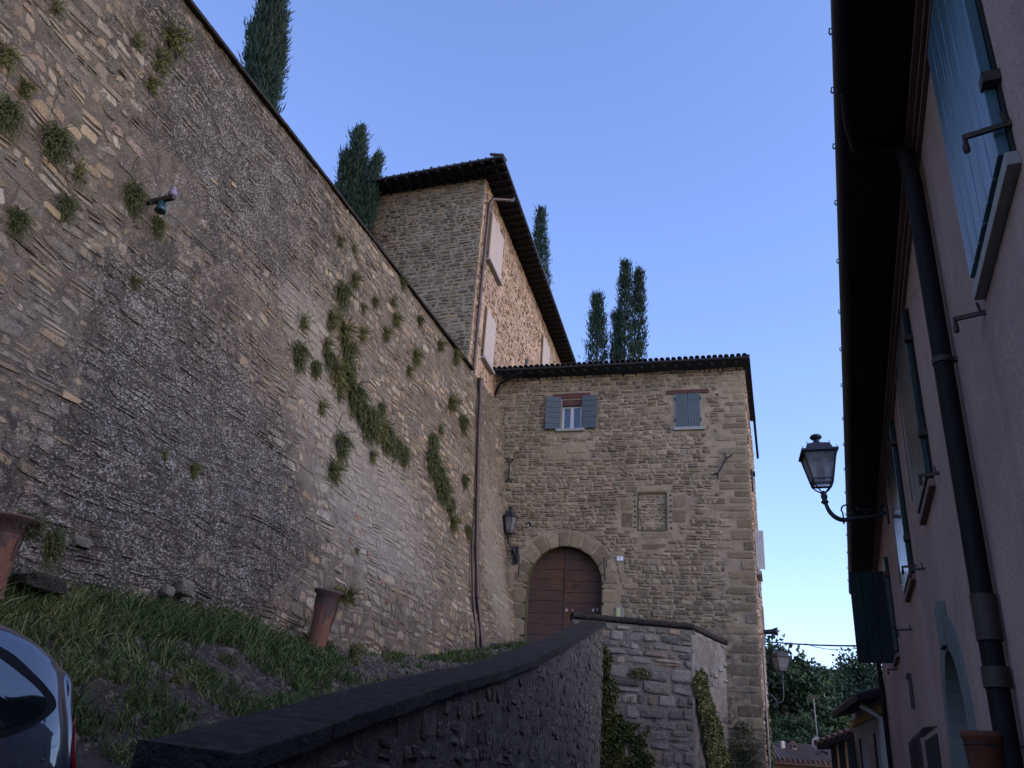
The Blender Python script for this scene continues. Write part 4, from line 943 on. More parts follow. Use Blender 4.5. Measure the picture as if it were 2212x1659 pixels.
# eaves
b = MB(); 
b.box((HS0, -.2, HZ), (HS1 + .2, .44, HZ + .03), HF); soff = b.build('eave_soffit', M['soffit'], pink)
b = MB(); s_ = HS0
while s_ < HS1: b.box((s_, .02, HZ - .085), (s_ + .08, .42, HZ - .003), HF) if False else None; s_ += .5
b.add([HF(HS0, .46, HZ + .10), HF(HS1 + .2, .46, HZ + .10), HF(HS1 + .2, -7, HZ + 2.0), HF(HS0, -7, HZ + 2.0), HF(HS0, .44, HZ + .02), HF(HS1 + .2, .44, HZ + .02)], [(0, 1, 2, 3), (0, 4, 5, 1)])
b.build('roof', M['tile'], pink)
b = MB()
for z_, o_ in ((HZ - .04, .085), (HZ - .075, .05), (HZ - .13, .03)): b.box((HS0, .0, z_ - .03), (HS1, o_, z_), HF)
b.build('cornice', M['cornice'], soff)
b = MB(); n_ = 10; V = []; Fq = []               # half round gutter
ss = [HS0, HS1 + .2]
for s_ in ss:
    for i in range(n_ + 1): a = math.pi * i / n_; V.append(HF(s_, .45 + .065 * math.cos(a), HZ + .075 - .065 * math.sin(a)))
for i in range(n_): Fq.append((i, i + 1, n_ + 2 + i, n_ + 1 + i))
b.add(V, Fq, True); gut = b.build('gutter', M['fascia'], pink); md = gut.modifiers.new('solid', 'SOLIDIFY'); md.thickness = .006
for s_ in [4.02, 4.52, 5.08, 5.75, 6.6, 7.5, 8.3, 9.2, 10.2, 11.1, 12.1, 13.2, 14.4, 15.7, 17.0, 18.3, 19.5]:
    b = MB(); b.tube([HF(s_, .515, HZ + .075), HF(s_, .53, HZ + .08), HF(s_ + .02, .535, HZ + .065), HF(s_ + .025, .527, HZ + .05)], .005, 5); b.tube([HF(s_ + .03, .515, HZ + .07), HF(s_ + .03, .528, HZ + .06)], .005, 5); b.build('gutter_hook', M['iron'], gut)
# downpipes
b = MB(); sp = 5.05
b.tube([HF(sp - .55, .43, HZ + .02), HF(sp - .32, .42, HZ - .04), HF(sp - .08, .38, HZ - .07), HF(sp, .28, HZ - .09), HF(sp, .14, HZ - .10), HF(sp, .09, HZ - .15), HF(sp, .075, HZ - .4), HF(sp + .02, .075, 2.), HF(sp, .075, -1.6)], .055, 12)
dpp = b.build('downpipe', M['pipe'], pink)
b = MB(); z_ = 2.35; b.tube([HF(sp + .01, .075, z_), HF(sp + .01, .075, z_ + .035)], .061, 12); b.bar(HF(sp, 0, z_ + .02), HF(sp, .07, z_ + .02), .03); b.build('pipe_clamp', M['rust'], dpp)
for za_, zb_, r_ in ((.75, .985, .063), (.52, .62, .066)): b = MB(); b.tube([HF(sp, .075, za_), HF(sp, .075, zb_)], r_, 12); b.build('pipe_collar', M['rust'], dpp)
b = MB(); b.tube([HF(20.1, .40, HZ + .02), HF(20.2, .1, HZ - .3), HF(20.2, .07, 2.0), HF(20.2, .07, -1.6)], .05, 8); b.build('downpipe', M['pipe'], pink)
# windows
for k, (a0, a1, z0, z1) in enumerate(pw):
    b = MB(); b.box((a0 - .02, .0, z0), (a1 + .02, .012, z1 + .02), HF); wd = b.build('window', M['void'], pink)
    hw = (a1 - a0) / 2
    if k < 3:
        for i in (0, 1): shutter('shutter', wd, Fr(HF(a0 + i * hw, .015, z0 + .02), t4, -n4), hw - .005, z1 - z0, 3, M[('shutsky', 'shutgreen', 'shutgloss')[k]], th=.045)
    else:
        shutter('shutter', wd, Fr(HF(a0, .015, z0 + .02), t4, -n4), hw, z1 - z0, 3, M['shutgreen'], th=.045)
        e1 = -n4 * .97 + t4 * .05
        shutter('shutter', wd, Fr(HF(a1, .02, z0 - .02), e1, -t4), .57, z1 - z0 + .05, 3, M['shutdark'], battens=3, th=.04)
    b = MB(); b.box((a0 - .05, .0, z0 - .07), (a1 + .05, .05, z0 - .01), HF); b.build('sill', M['sill'] if k < 1 else M['cornice'], wd, bev=.004)
    for zz in (z0 + .35, z1 - .3):
        b = MB(); b.box((a0 - .05, .0, zz), (a0 + .02, .068, zz + .05), HF); b.build('hinge', M['rust'], wd)
def stay(s_, z_, L=.13, par_=pink):
    b = MB(); b.bar(HF(s_, 0, z_), HF(s_ + .04, L, z_), .014, .022); b.bar(HF(s_ + .04, L, z_ + .01), HF(s_ + .04, L, z_ - .05), .014, .014)
    b.lathe([(0, -.028), (.012, -.02), (.014, 0), (.012, .02), (0, .028)], Fr(HF(s_ + .045, L, z_ - .05), t4, n4), 8); b.bar(HF(s_ + .0, .02, z_), HF(s_ + .0, .03, z_ + .055), .012); b.build('shutter_stay', M['rust'], par_)
stay(4.06, 2.14); stay(2.98, 2.38, .16); stay(8.6, 1.92, .13); stay(6.6, 2.18); stay(11.0, 1.75, .16); stay(9.45, 2.14); stay(15.2, 1.8)
b = MB(); b.bar(HF(12.2, .02, 1.35), HF(12.15, .03, .98), .04, .03); b.bar(HF(12.2, .02, 1.40), HF(12.2, .05, 1.33), .05); b.build('iron_strap', M['rust'], pink)
b = MB(); b.tube([HF(11.9, .02, 3.95), HF(11.6, .02, 3.3), HF(11.4, .02, 2.75), HF(11.6, .03, 2.4)], .008, 5); b.build('wall_cable', M['cable'], pink); b = MB(); b.box((10.98, .0, 3.52), (11.12, .06, 3.66), HF); b.build('junction_box', M['rust'], pink); b = MB(); b.tube([HF(8.6, .02, 4.0), HF(8.65, .02, 3.4), HF(8.7, .02, 2.6)], .007, 5); b.build('wall_cable', M['cable'], pink)
b = MB(); b.bar(HF(14.6, .02, 3.35), HF(14.55, .03, 2.9), .06, .03); b.build('iron_strap', M['rust'], pink)
# projecting window grille
b = MB(); g0, g1, gz0, gz1 = 9.6, 11.3, -.25, .62
wdn = MB(); wdn.box((g0 + .05, .0, gz0), (g1 - .05, .012, gz1 - .06), HF); gw = wdn.build('low_window', M['void'], pink)
for i in range(7):
    s_ = g0 + (g1 - g0) * i / 6; b.tube([HF(s_, 0, gz1), HF(s_, .12, gz1 - .02), HF(s_, .17, gz1 - .08), HF(s_, .17, gz0 + .1), HF(s_, .0, gz0)], .009, 6)
for z_ in (gz1 - .08, .25, -.1): b.bar(HF(g0, .17, z_), HF(g1, .17, z_), .01, .02)
b.build('grille', M['rust'], gw)
# hanging terracotta pot
q = atY(2118, 1581, 4.45); q = q.copy()
pot = thing('flower_pot', q - UP * .3, 'plain terracotta pot hung on the pink wall beside the downpipe', 'flower pot')
b = MB(); b.lathe([(.05, -.30), (.062, -.29), (.088, -.03), (.094, -.028), (.096, .0), (.088, .002), (.08, -.03), (.04, -.28), (0., -.28)], Fr(q, (1, 0, 0), (0, 1, 0)), 28); b.build('pot', M['terrabrown'], pot)
b = MB(); wq = q + n4 * (.8 - q @ n4); b.tube([q + np.array([.086 * math.cos(a), .086 * math.sin(a), -.06]) for a in np.arange(0, 6.6, .4)], .005, 5); b.bar(q + n4 * .08 - UP * .06, wq - UP * .06, .02, .01); b.build('ring_holder', M['iron'], pot)

# ---------------- lanterns
def lantern(name, base, fr, H, W, label, kind=4, parent=None):
    """fr local: z up along the lantern, origin at its foot"""
    L = thing(name, base, label, 'street lamp')
    n_ = kind; ph = math.pi / n_ if kind == 4 else 0
    z0, z1, z2 = .20 * H, .66 * H, .80 * H
    rb, rt = .27 * W, .50 * W
    def ring(r, z): return [fr(r * math.cos(ph + 2 * math.pi * k / n_) * (1.414 if n_ == 4 else 1.08), r * math.sin(ph + 2 * math.pi * k / n_) * (1.414 if n_ == 4 else 1.08), z) for k in range(n_)]
    b = MB(); B, T = ring(rb, z0), ring(rt * .93, z1)
    for k in range(n_): b.bar(B[k], T[k], .045 * W, .045 * W)
    for R_ in (B, T):
        for k in range(n_): b.bar(R_[k], R_[(k + 1) % n_], .05 * W, .05 * W)
    Bm, B0 = ring(rb * 1.07, z0 + .06 * H), ring(rb * .9, z0 - .03 * H)
    for k in range(n_): b.bar(Bm[k], Bm[(k + 1) % n_], .03 * W); b.tube([B[k], B[k] * .5 + fr(0, 0, .10 * H) * .5 + (B[k] - fr(0, 0, z0)) * .25, fr(0, 0, .05 * H)], .022 * W, 6)
    b.build('frame', M['iron'], L)
    b = MB(); gi, go = ring(rb * .95, z0 + .005), ring(rt * .88, z1 - .01)
    for k in range(n_): b.add([gi[k], gi[(k + 1) % n_], go[(k + 1) % n_], go[k]], [(0, 1, 2, 3)])
    gl = b.build('lamp_glass', M['frost'], L); md = gl.modifiers.new('solid', 'SOLIDIFY'); md.thickness = .004
    b = MB(); r1, r1b, r2, r3, r4 = ring(rt * 1.08, z1), ring(rt * 1.08, z1 + .03 * H), ring(rt * .82, z1 + .04 * H), ring(rt * .66, z2), ring(rt * .2, z2 + .05 * H)
    V = r1 + r1b + r2 + r3 + r4; Fq = [tuple(range(n_)), tuple(range(4 * n_, 5 * n_))]
    for j in range(4):
        for k in range(n_): Fq.append((j * n_ + k, j * n_ + (k + 1) % n_, j * n_ + n_ + (k + 1) % n_, j * n_ + n_ + k))
    b.add(V, Fq)
    for k in range(n_): b.bar(r1b[k] * .93 + fr(0, 0, z1 + .03 * H) * .07, r1b[k] * .93 + fr(0, 0, z1 + .03 * H) * .07 + fr(0, 0, .04 * H) - fr(0, 0, 0), .02 * W); b.bar(r3[k], r3[k] + fr(0, 0, .035 * H) - fr(0, 0, 0), .02 * W)
    b.build('cap', M['iron'], L)
    b = MB(); z = z2 + .045 * H
    b.lathe([(.13 * W, z), (.10 * W, z + .03 * H), (.08 * W, z + .05 * H), (.15 * W, z + .075 * H), (.19 * W, z + .10 * H), (.15 * W, z + .13 * H), (.06 * W, z + .150 * H), (0, z + .16 * H)], fr, 14); b.build('finial', M['iron'], L)
    b = MB(); b.lathe([(.0, z0 + .05 * H), (.09 * W, z0 + .07 * H), (.15 * W, z0 + .22 * H), (.12 * W, z0 + .32 * H), (.05 * W, z0 + .36 * H), (0, z0 + .37 * H)], fr, 12); b.build('bulb', M['white'], L)
    b = MB(); b.lathe([(.05 * W, -.10 * H), (.12 * W, -.07 * H), (.07 * W, -.03 * H), (.10 * W, .01 * H), (.09 * W, .05 * H), (.04 * W, .10 * H), (0, .11 * H)], fr, 10); b.build('socket', M['iron'], L)
    return L
# lamp on the pink house
LS = 12.57; LF = Fr(HF(LS, 0, 0), -n4, t4)      # local x = out from the wall
def LP(o, z_): return LF(.8 - o, 0, z_)         # o = distance from the sight line plane
foot_ = LP(-.03, 3.86); tilt = (LP(-.07, 4.80) - foot_); tilt = tilt / np.linalg.norm(tilt)
exl = LF.ex - (LF.ex @ tilt) * tilt; exl /= np.linalg.norm(exl); ezr = math.radians(8)
ex2 = exl * math.cos(ezr) + np.cross(tilt, exl) * math.sin(ezr)
lamp = lantern('wall_lantern', foot_, Fr(foot_, ex2, np.cross(tilt, ex2), tilt), 1.0, .48, 'old iron street lantern on a scrolled arm under the pink house eaves')
b = MB(); P_ = [LP(.80, 3.62), LP(.60, 3.56), LP(.38, 3.54), LP(.20, 3.52), LP(.10, 3.56), LP(.03, 3.64), LP(-.01, 3.74), foot_]
def smooth(P, n=6):
    P = [np.array(p) for p in P]; out = []
    for i in range(len(P) - 1):
        p0, p1, p2, p3 = P[max(i - 1, 0)], P[i], P[i + 1], P[min(i + 2, len(P) - 1)]
        for k in range(n):
            t = k / n; out.append(.5 * ((2 * p1) + (-p0 + p2) * t + (2 * p0 - 5 * p1 + 4 * p2 - p3) * t * t + (-p0 + 3 * p1 - 3 * p2 + p3) * t ** 3))
    return out + [P[-1]]
b.tube(smooth(P_), [.022 + .012 * math.sin(math.pi * i / 42) for i in range(43)], 8)
cc = np.array([.26, 3.68]); spi = [LP(cc[0] + (.085 - .007 * i) * math.cos(3.9 - i * .55), cc[1] + (.085 - .007 * i) * math.sin(3.9 - i * .55)) for i in range(11)]
b.tube([LP(.80, 3.72), LP(.62, 3.66), LP(.45, 3.655), LP(.36, 3.67)] , .013, 6); b.tube(smooth([LP(.20, 3.54)] + spi), .012, 6)
for o_, z_, dz_ in ((.02, 3.70, -.05), (.20, 3.50, -.05), (.28, 3.56, .05), (.40, 3.67, .05), (.5, 3.62, -.03), (.58, 3.65, -.03), (.33, 3.60, .04)):
    b.lathe([(0, -.03), (.016, -.01), (.018, .01), (0, .03)], Fr(LP(o_ - .0, z_ + dz_ * .4), t4, n4), 6)
b.build('scroll_arm', M['iron'], lamp)
b = MB(); b.box((LS - .06, .0, 3.45), (LS + .06, .03, 3.85), HF); b.build('wall_plate', M['iron'], lamp, bev=.01)
# lamp by the gate
gf = GF(-.58, .30, 7.20)
gl_ = lantern('wall_lantern', gf, Fr(gf, tgd, -ngd), 1.22, .50, 'six-sided black iron lantern on the gatehouse wall left of the arched door', kind=6)
b = MB(); b.tube(smooth([GF(-.36, .03, 6.50), GF(-.34, .10, 6.62), GF(-.40, .24, 6.85), GF(-.52, .30, 7.02), GF(-.58, .30, 7.14)]), .032, 8)
b.tube(smooth([GF(-.36, .05, 6.85), GF(-.34, .16, 6.95), GF(-.44, .24, 6.98)]), .03, 8); b.box((-.46, .0, 6.42), (-.28, .05, 7.05), GF); b.lathe([(.02, -.12), (.08, -.04), (.06, .05), (.09, .1), (.03, .16)], Fr(GF(-.42, .14, 6.88), tgd, -ngd), 8); b.build('wall_bracket', M['iron'], gl_)
# lamp on the side of the gatehouse
lf = atY(1689, 1462, 30.5)
l3 = lantern('wall_lantern', lf, Fr(lf, sn_ * .9 + sd_ * .43, sd_ * .9 - sn_ * .43), 1.0, .54, 'distant iron lantern in front of the trees beyond the gatehouse corner')
aY = lambda x, y: atY(x, y, 30.5)
b = MB(); b.tube(smooth([aY(1659, 1502), aY(1664, 1500), aY(1672, 1508), aY(1680, 1518), aY(1690, 1514), aY(1692, 1495), aY(1689, 1462)]), .03, 7); b.tube(smooth([aY(1658, 1475), aY(1666, 1470), aY(1672, 1478), aY(1668, 1486)]), .018, 6); b.bar(aY(1653, 1478), aY(1660, 1478), .04); b.bar(aY(1653, 1502), aY(1660, 1502), .04); b.build('scroll_arm', M['iron'], l3)

# cables across the street
cb = thing('overhead_cable', atY(1750, 1391, 25), 'thick pale cable strung between the gatehouse and the pink house', 'cable')
b = MB(); P_ = [SF(.5, .02, 4.22)]; P_ += [atY(1652 + (1880 - 1652) * t, 1386 + 9 * t - 2 * math.sin(math.pi * t) * -1.5, 28 - 9 * t) for t in np.linspace(.02, 1, 14)]
b.tube(P_, .022, 6); b.build('cable', M['cable'], cb)
cb = thing('overhead_cable', atY(1800, 1400, 25), 'thin slack wire sagging under the thick cable', 'cable')
b = MB(); P_ = [atY(1740 + (1880 - 1740) * t, 1390 + 14 * math.sin(math.pi * min(1, t * .95)) ** .8, 25 - 5 * t) for t in np.linspace(0, 1, 14)]
b.tube(P_, .010, 5); b.build('cable', M['cable'], cb)

# ================================================================== VEGETATION
def leaves(P, D, L, W, rs, tintv=None):
    """quads (rhombi) at points P along directions D"""
    n = len(P); D = D / (np.linalg.norm(D, axis=1, keepdims=True) + 1e-9)
    R_ = rs.normal(size=(n, 3)); S = np.cross(D, R_); S /= (np.linalg.norm(S, axis=1, keepdims=True) + 1e-9)
    L = np.broadcast_to(L, n)[:, None]; W = np.broadcast_to(W, n)[:, None]
    V = np.stack([P, P + D * L * .45 + S * W, P + D * L, P + D * L * .45 - S * W], 1).reshape(-1, 3)
    Q = np.arange(4 * n).reshape(n, 4)
    t = np.repeat(np.stack([rs.rand(n) if tintv is None else np.clip(tintv + .35 * (rs.rand(n) - .5), 0, 1), rs.rand(n), rs.rand(n), np.ones(n)], 1), 4, 0)
    return V, Q, t
def tuft_mesh(name, seed, stems, per, droop, lw, mat, spread=1.):
    """unit shrub growing out of a wall; local x along the wall, y out, z up"""
    rs = np.random.RandomState(seed); P = []; D = []; T = []; sv = MB()
    for i in range(stems):
        a = rs.uniform(-math.pi, math.pi); el = rs.uniform(.05, 1.0) ** .7 * 1.25
        d = np.array([math.sin(el) * math.cos(a) * spread, math.cos(el) * .8 + .15, math.sin(el) * math.sin(a) * 1.0 + .08]); d /= np.linalg.norm(d)
        L = rs.uniform(.45, 1.05); p = np.array([rs.normal() * .16, 0, rs.normal() * .16]); tv = rs.rand(); pts = [p.copy()]
        for k in range(per):
            f = k / per; d = d + np.array([rs.normal() * .07, rs.normal() * .05, rs.normal() * .07 - droop * .13]); d /= np.linalg.norm(d)
            p = p + d * L / per; p[1] = max(p[1], .02); pts.append(p.copy())
            for _ in range(3 if k > 1 else 1):
                P.append(p + rs.normal(size=3) * .02); D.append(d + rs.normal(size=3) * .65); T.append(tv * .6 + .4 * f)
        sv.tube([pts[0], pts[per // 2], pts[-1]], .008, 3, False)
    V, Q, t = leaves(np.array(P), np.array(D), rs.uniform(.7, 1.3, len(P)) * lw * 2.2, rs.uniform(.7, 1.2, len(P)) * lw * .55, rs, np.array(T))
    n0 = len(V); sV = np.array(sv.V); sQ = np.array([f for f in sv.F]) + n0
    t = np.concatenate([t, np.full((len(sV), 4), .3)])
    o = npmesh(name, np.concatenate([V, sV]), np.concatenate([Q, sQ]), None, mat, attrs={'tint': t}, local=True)
    me = o.data; bpy.data.objects.remove(o); return me
TM = [tuft_mesh('tuft_a', 1, 120, 14, .9, .032, M['shrub']), tuft_mesh('tuft_b', 2, 100, 13, .3, .032, M['shrub2']), tuft_mesh('tuft_c', 3, 120, 14, 1.3, .032, M['shrub'], .8),
      tuft_mesh('tuft_d', 4, 45, 10, .1, .05, M['shrub2'], 1.2)]
def plant(name, me, pos, scale, rz, label, cat, group=None, frame=None):
    o = bpy.data.objects.new(name, me); COL.objects.link(o); o.location = tuple(pos)
    o.scale = scale if hasattr(scale, '__len__') else (scale,) * 3
    o.rotation_euler = (0, 0, rz); ORG[o.name] = np.array(pos); return tag(o, label, cat, group)
RZW = math.atan2(nw[1], nw[0]) - math.pi / 2    # local +y -> wall normal
WG = 'shrubs rooted in the left retaining wall'
_pl = [  # x, y, half width px, mesh, label or None
    (284, 418, 38, 0, 'dark bushy shrub around the root of the insulator arm'), (338, 484, 26, 0, 'lower lobe of greenery just under the insulator arm'),
    (118, 300, 42, 0, 'round dark shrub high on the wall, up and left of the insulator arm'), (15, 240, 42, 0, 'dark shrub cut by the left picture edge, high on the wall'),
    (8, 120, 30, 1, None), (38, 470, 36, 0, 'dark shrub low at the left edge, left of the insulator arm'), (140, 440, 28, 0, None), (375, 80, 42, 1, 'olive straggly shrub near the coping at the top of the wall'),
    (350, 130, 30, 1, None), (300, 90, 22, 3, None), (50, 190, 24, 1, None), (330, 180, 24, 1, None), (165, 375, 24, 3, None), (285, 610, 20, 1, None), (120, 20, 18, 3, None),
    (735, 630, 30, 0, None), (760, 605, 22, 1, None), (710, 690, 26, 1, None), (640, 760, 34, 0, 'dark shrub left of the green cascade in the middle of the wall'), (675, 790, 24, 2, None), (748, 752, 36, 0, 'top shrub of the green cascade in the middle of the wall'),
    (722, 800, 34, 1, None), (760, 850, 40, 0, 'largest dark shrub of the green cascade in the middle of the wall'), (790, 900, 44, 2, 'thick drooping shrub halfway down the green cascade'), (830, 940, 36, 2, None), (865, 975, 28, 2, 'lowest shrub at the right end of the green cascade'),
    (732, 955, 38, 0, 'round dark shrub standing alone below the green cascade'), (715, 1015, 30, 1, None), (800, 985, 16, 1, None), (690, 880, 18, 1, None), (738, 715, 30, 1, None), (705, 770, 26, 0, None), (775, 880, 34, 0, None), (812, 925, 34, 1, None), (848, 960, 30, 0, None), (938, 1015, 28, 0, None), (955, 1065, 26, 1, None), (730, 850, 22, 3, None), (745, 800, 34, 2, None), (850, 690, 22, 1, None), (830, 720, 18, 1, None), (895, 770, 22, 1, None),
    (880, 800, 16, 1, None), (905, 690, 16, 0, None), (950, 745, 18, 1, None), (985, 770, 18, 1, 'olive tuft on the wall just left of the pipe hopper'), (868, 605, 18, 0, None), (975, 870, 24, 1, 'olive yellowish shrub above the dark one beside the drainpipe'), (1000, 910, 26, 0, 'dark shrub against the drainpipe, upper right of the wall'),
    (930, 950, 28, 2, 'top of the long hanging shrub left of the drainpipe'), (925, 990, 34, 0, None), (945, 1040, 36, 2, 'dense middle of the long hanging shrub left of the drainpipe'), (968, 1085, 26, 2, 'lowest tail of the long hanging shrub left of the drainpipe'), (1002, 1035, 18, 0, None),
    (975, 1130, 20, 1, None), (1008, 1145, 18, 0, 'small dark shrub at the top of the thin second drainpipe'), (805, 650, 14, 0, None), (780, 665, 14, 1, None), (730, 520, 18, 1, None), (845, 655, 16, 3, None), (820, 880, 20, 2, None), (700, 745, 22, 1, None), (950, 930, 14, 3, None),
    (770, 1190, 10, 1, None), (420, 1015, 18, 1, None), (360, 985, 14, 3, None), (760, 540, 16, 3, None), (650, 700, 22, 3, None), (780, 720, 20, 1, None)]
rr = random.Random(21)
for x, y, r, k, lab in _pl:
    s_, z_ = wallhit(x, y); p = wpt(s_, z_, -.02); dist = np.linalg.norm(p) * 1.03; sc_ = r / 1810 * dist * (1.25 if x < 420 else 1.32)
    plant('wall_shrub', TM[k], p, (sc_ * rr.uniform(.85, 1.1), sc_ * rr.uniform(.7, .9), sc_ * rr.uniform(.95, 1.3)), RZW, lab or 'small green tuft rooted in the left retaining wall', 'shrub', WG)

# creepers on the terrace and on the gatehouse corner
def creeper(name, fr, pts, n, label, mat, seed, lw=.05):
    rs = np.random.RandomState(seed); P = []; D = []; T = []
    for (u, z_, ru, rz_) in pts:
        m = int(n * ru * rz_); a = rs.rand(m) * 2 * math.pi; q = np.sqrt(rs.rand(m)); uu = u + ru * q * np.cos(a) * (1 + .3 * np.sin(a * 3 + seed)); zz = z_ + rz_ * q * np.sin(a)
        keep = fbm(uu * 2.5, zz * 2.5, seed) > .30; uu, zz = uu[keep], zz[keep]; m = len(uu)
        yo = .02 + .16 * rs.rand(m) * fbm(uu * 3, zz * 3, seed + 1)
        P.append(fr.arr(np.stack([uu, yo, zz], 1))); dd = np.stack([rs.normal(size=m) * .7, .35 + rs.rand(m) * .5, -.5 + rs.normal(size=m) * .5], 1)
        D.append(fr.arr(dd) - fr.o); T.append(fbm(uu * 2, zz * 2, seed + 2))
    P = np.concatenate(P); D = np.concatenate(D); T = np.concatenate(T)
    V, Q, t = leaves(P, D, rs.uniform(.7, 1.3, len(P)) * lw * 1.6, rs.uniform(.7, 1.2, len(P)) * lw * .6, rs, T)
    o = npmesh(name, V, Q, None, mat, None, org=P[0], attrs={'tint': t}); return tag(o, label, 'climbing plant')
p, q = FA[0], FA[1]; ex = (q - p) / np.linalg.norm(q - p); ex[2] = 0; TF1 = Fr((p[0], p[1], 0), ex, np.array([ex[1], -ex[0], 0])); L1 = np.linalg.norm((q - p)[:2])
p2, q2 = FA[1], FA[2]; ex2_ = (q2 - p2) / np.linalg.norm(q2 - p2); ex2_[2] = 0; TF2 = Fr((p2[0], p2[1], 0), ex2_, np.array([ex2_[1], -ex2_[0], 0]))
creeper('creeper', TF1, [(.85, 2.5, .28, .75), (.85, 1.6, .5, .9), (1.0, .8, .75, .8), (1.2, .0, 1.2, .8), (1.9, 1.0, .3, .3)], 6000, 'dense dark green creeper filling the corner between ramp parapet and terrace wall', M['shrub'], 5)
creeper('creeper', TF2, [(.5, 2.3, .5, .6), (.9, 1.6, .6, .8), (1.4, .9, .75, .9), (2.0, .2, .9, .8)], 5000, 'olive creeper hanging down the pale side face of the terrace wall', M['shrub2'], 6)
creeper('creeper', GF, [(7.1, .9, .35, .9), (6.9, .3, .5, .8)], 1200, 'sparse ivy at the foot of the gatehouse corner', M['shrub'], 7)
creeper('creeper', SF, [(1.2, 1.4, .9, .8), (2.0, .4, 1.4, 1.2)], 1500, 'scraggy ivy hanging on the gatehouse side wall below the distant lantern', M['shrub2'], 8, .07)
creeper('creeper', TF1, [(1.95, 2.62, .32, .14)], 5000, 'small green weed sprouting from a joint of the terrace wall', M['shrub2'], 9, .04)

def cypress(x, y0, ytop, Y, tips, label, seed, n, ll, wpx, feather=1., tap=0.):
    """tips: list of (dx px, top y, half width px)"""
    rs = np.random.RandomState(seed); base = atY(x, y0, Y); root = thing('cypress', base, label, 'tree')
    V0 = []; Q0 = []; T0 = []; c_ = 0; tr = MB()
    for dx, yt, hw in tips:
        top = atY(x + dx, yt, Y); b0 = base + np.array([dx * .6 / 1810 * Y, rs.uniform(-.3, .3), -1.5]); H = top[2] - b0[2]; R0 = hw / 1810 * np.linalg.norm(base)
        tr.tube([b0 - UP * .5, b0 + (top - b0) * .5, b0 + (top - b0) * .96], [R0 * .12, R0 * .07, .01], 6)
        nc = int(n * H * R0); ph = rs.rand() * 6
        t = rs.rand(nc) ** .8; a = rs.rand(nc) * 2 * math.pi
        env = R0 * np.minimum(1, (1.02 - t) ** .62 * 1.25) * (.75 + .35 * fbm(a * 1.3 + ph, t * H * .8, seed, 3) + .25 * (vn(a * 2 + ph, t * H * 2.0, seed + 5) - .3))
        env = env * (1 - tap * (1 - sstep(t, .0, .45)))
        rad_ = env * np.sqrt(rs.rand(nc)) ** .7
        cen = b0[None] + (top - b0)[None] * t[:, None] + np.stack([np.cos(a) * rad_, np.sin(a) * rad_, np.zeros(nc)], 1)
        k = 12; P = np.repeat(cen, k, 0) + rs.normal(size=(nc * k, 3)) * ll * .5
        out = np.stack([np.cos(a), np.sin(a), np.zeros(nc)], 1); D = np.repeat(out, k, 0) * (.30 + .25 * rs.rand(nc * k, 1)) + UP[None] * 1. + rs.normal(size=(nc * k, 3)) * .22
        tv = np.repeat(np.clip(.25 + .6 * (rad_ / (env + 1e-6)) * rs.rand(nc) , 0, 1), k)
        V, Q, T = leaves(P, D, ll * rs.uniform(.6, 1.5, nc * k) * feather * (1 + .9 * (rs.rand(nc * k) > .93)), ll * .105 * np.ones(nc * k), rs, tv)
        V0.append(V); Q0.append(Q + c_); T0.append(T); c_ += len(V)
    npmesh('crown', np.concatenate(V0), np.concatenate(Q0), None, M['cyp'], root, attrs={'tint': np.concatenate(T0)})
    tr.build('trunk', M['bark'], root)
cypress(588, 215, -60, 21, [(16, -100, 23), (-38, 60, 22), (-14, 10, 24)], 'near feathery cypress leaning over the wall coping at the top left', 1, 330, .20, 50, 1.1, .7)
cypress(770, 470, 272, 27, [(6, 285, 17), (-20, 340, 22), (8, 400, 18), (44, 342, 11)], 'cypress with three ragged tips behind the wall, left of the tall house', 2, 320, .22, 45, 1.1, .55)
cypress(1170, 640, 455, 62, [(-2, 455, 17)], 'slim cypress just right of the tall house eave', 3, 60, .34, 20)
cypress(1292, 800, 640, 60, [(-2, 640, 22)], 'shorter leftmost cypress above the gatehouse roof', 4, 60, .34, 25)
cypress(1345, 800, 570, 60, [(6, 570, 19), (-14, 680, 14)], 'tallest cypress above the gatehouse roof', 5, 60, .34, 25)
cypress(1378, 800, 588, 60, [(2, 588, 15)], 'curved narrow cypress, rightmost above the gatehouse roof', 6, 70, .34, 20)

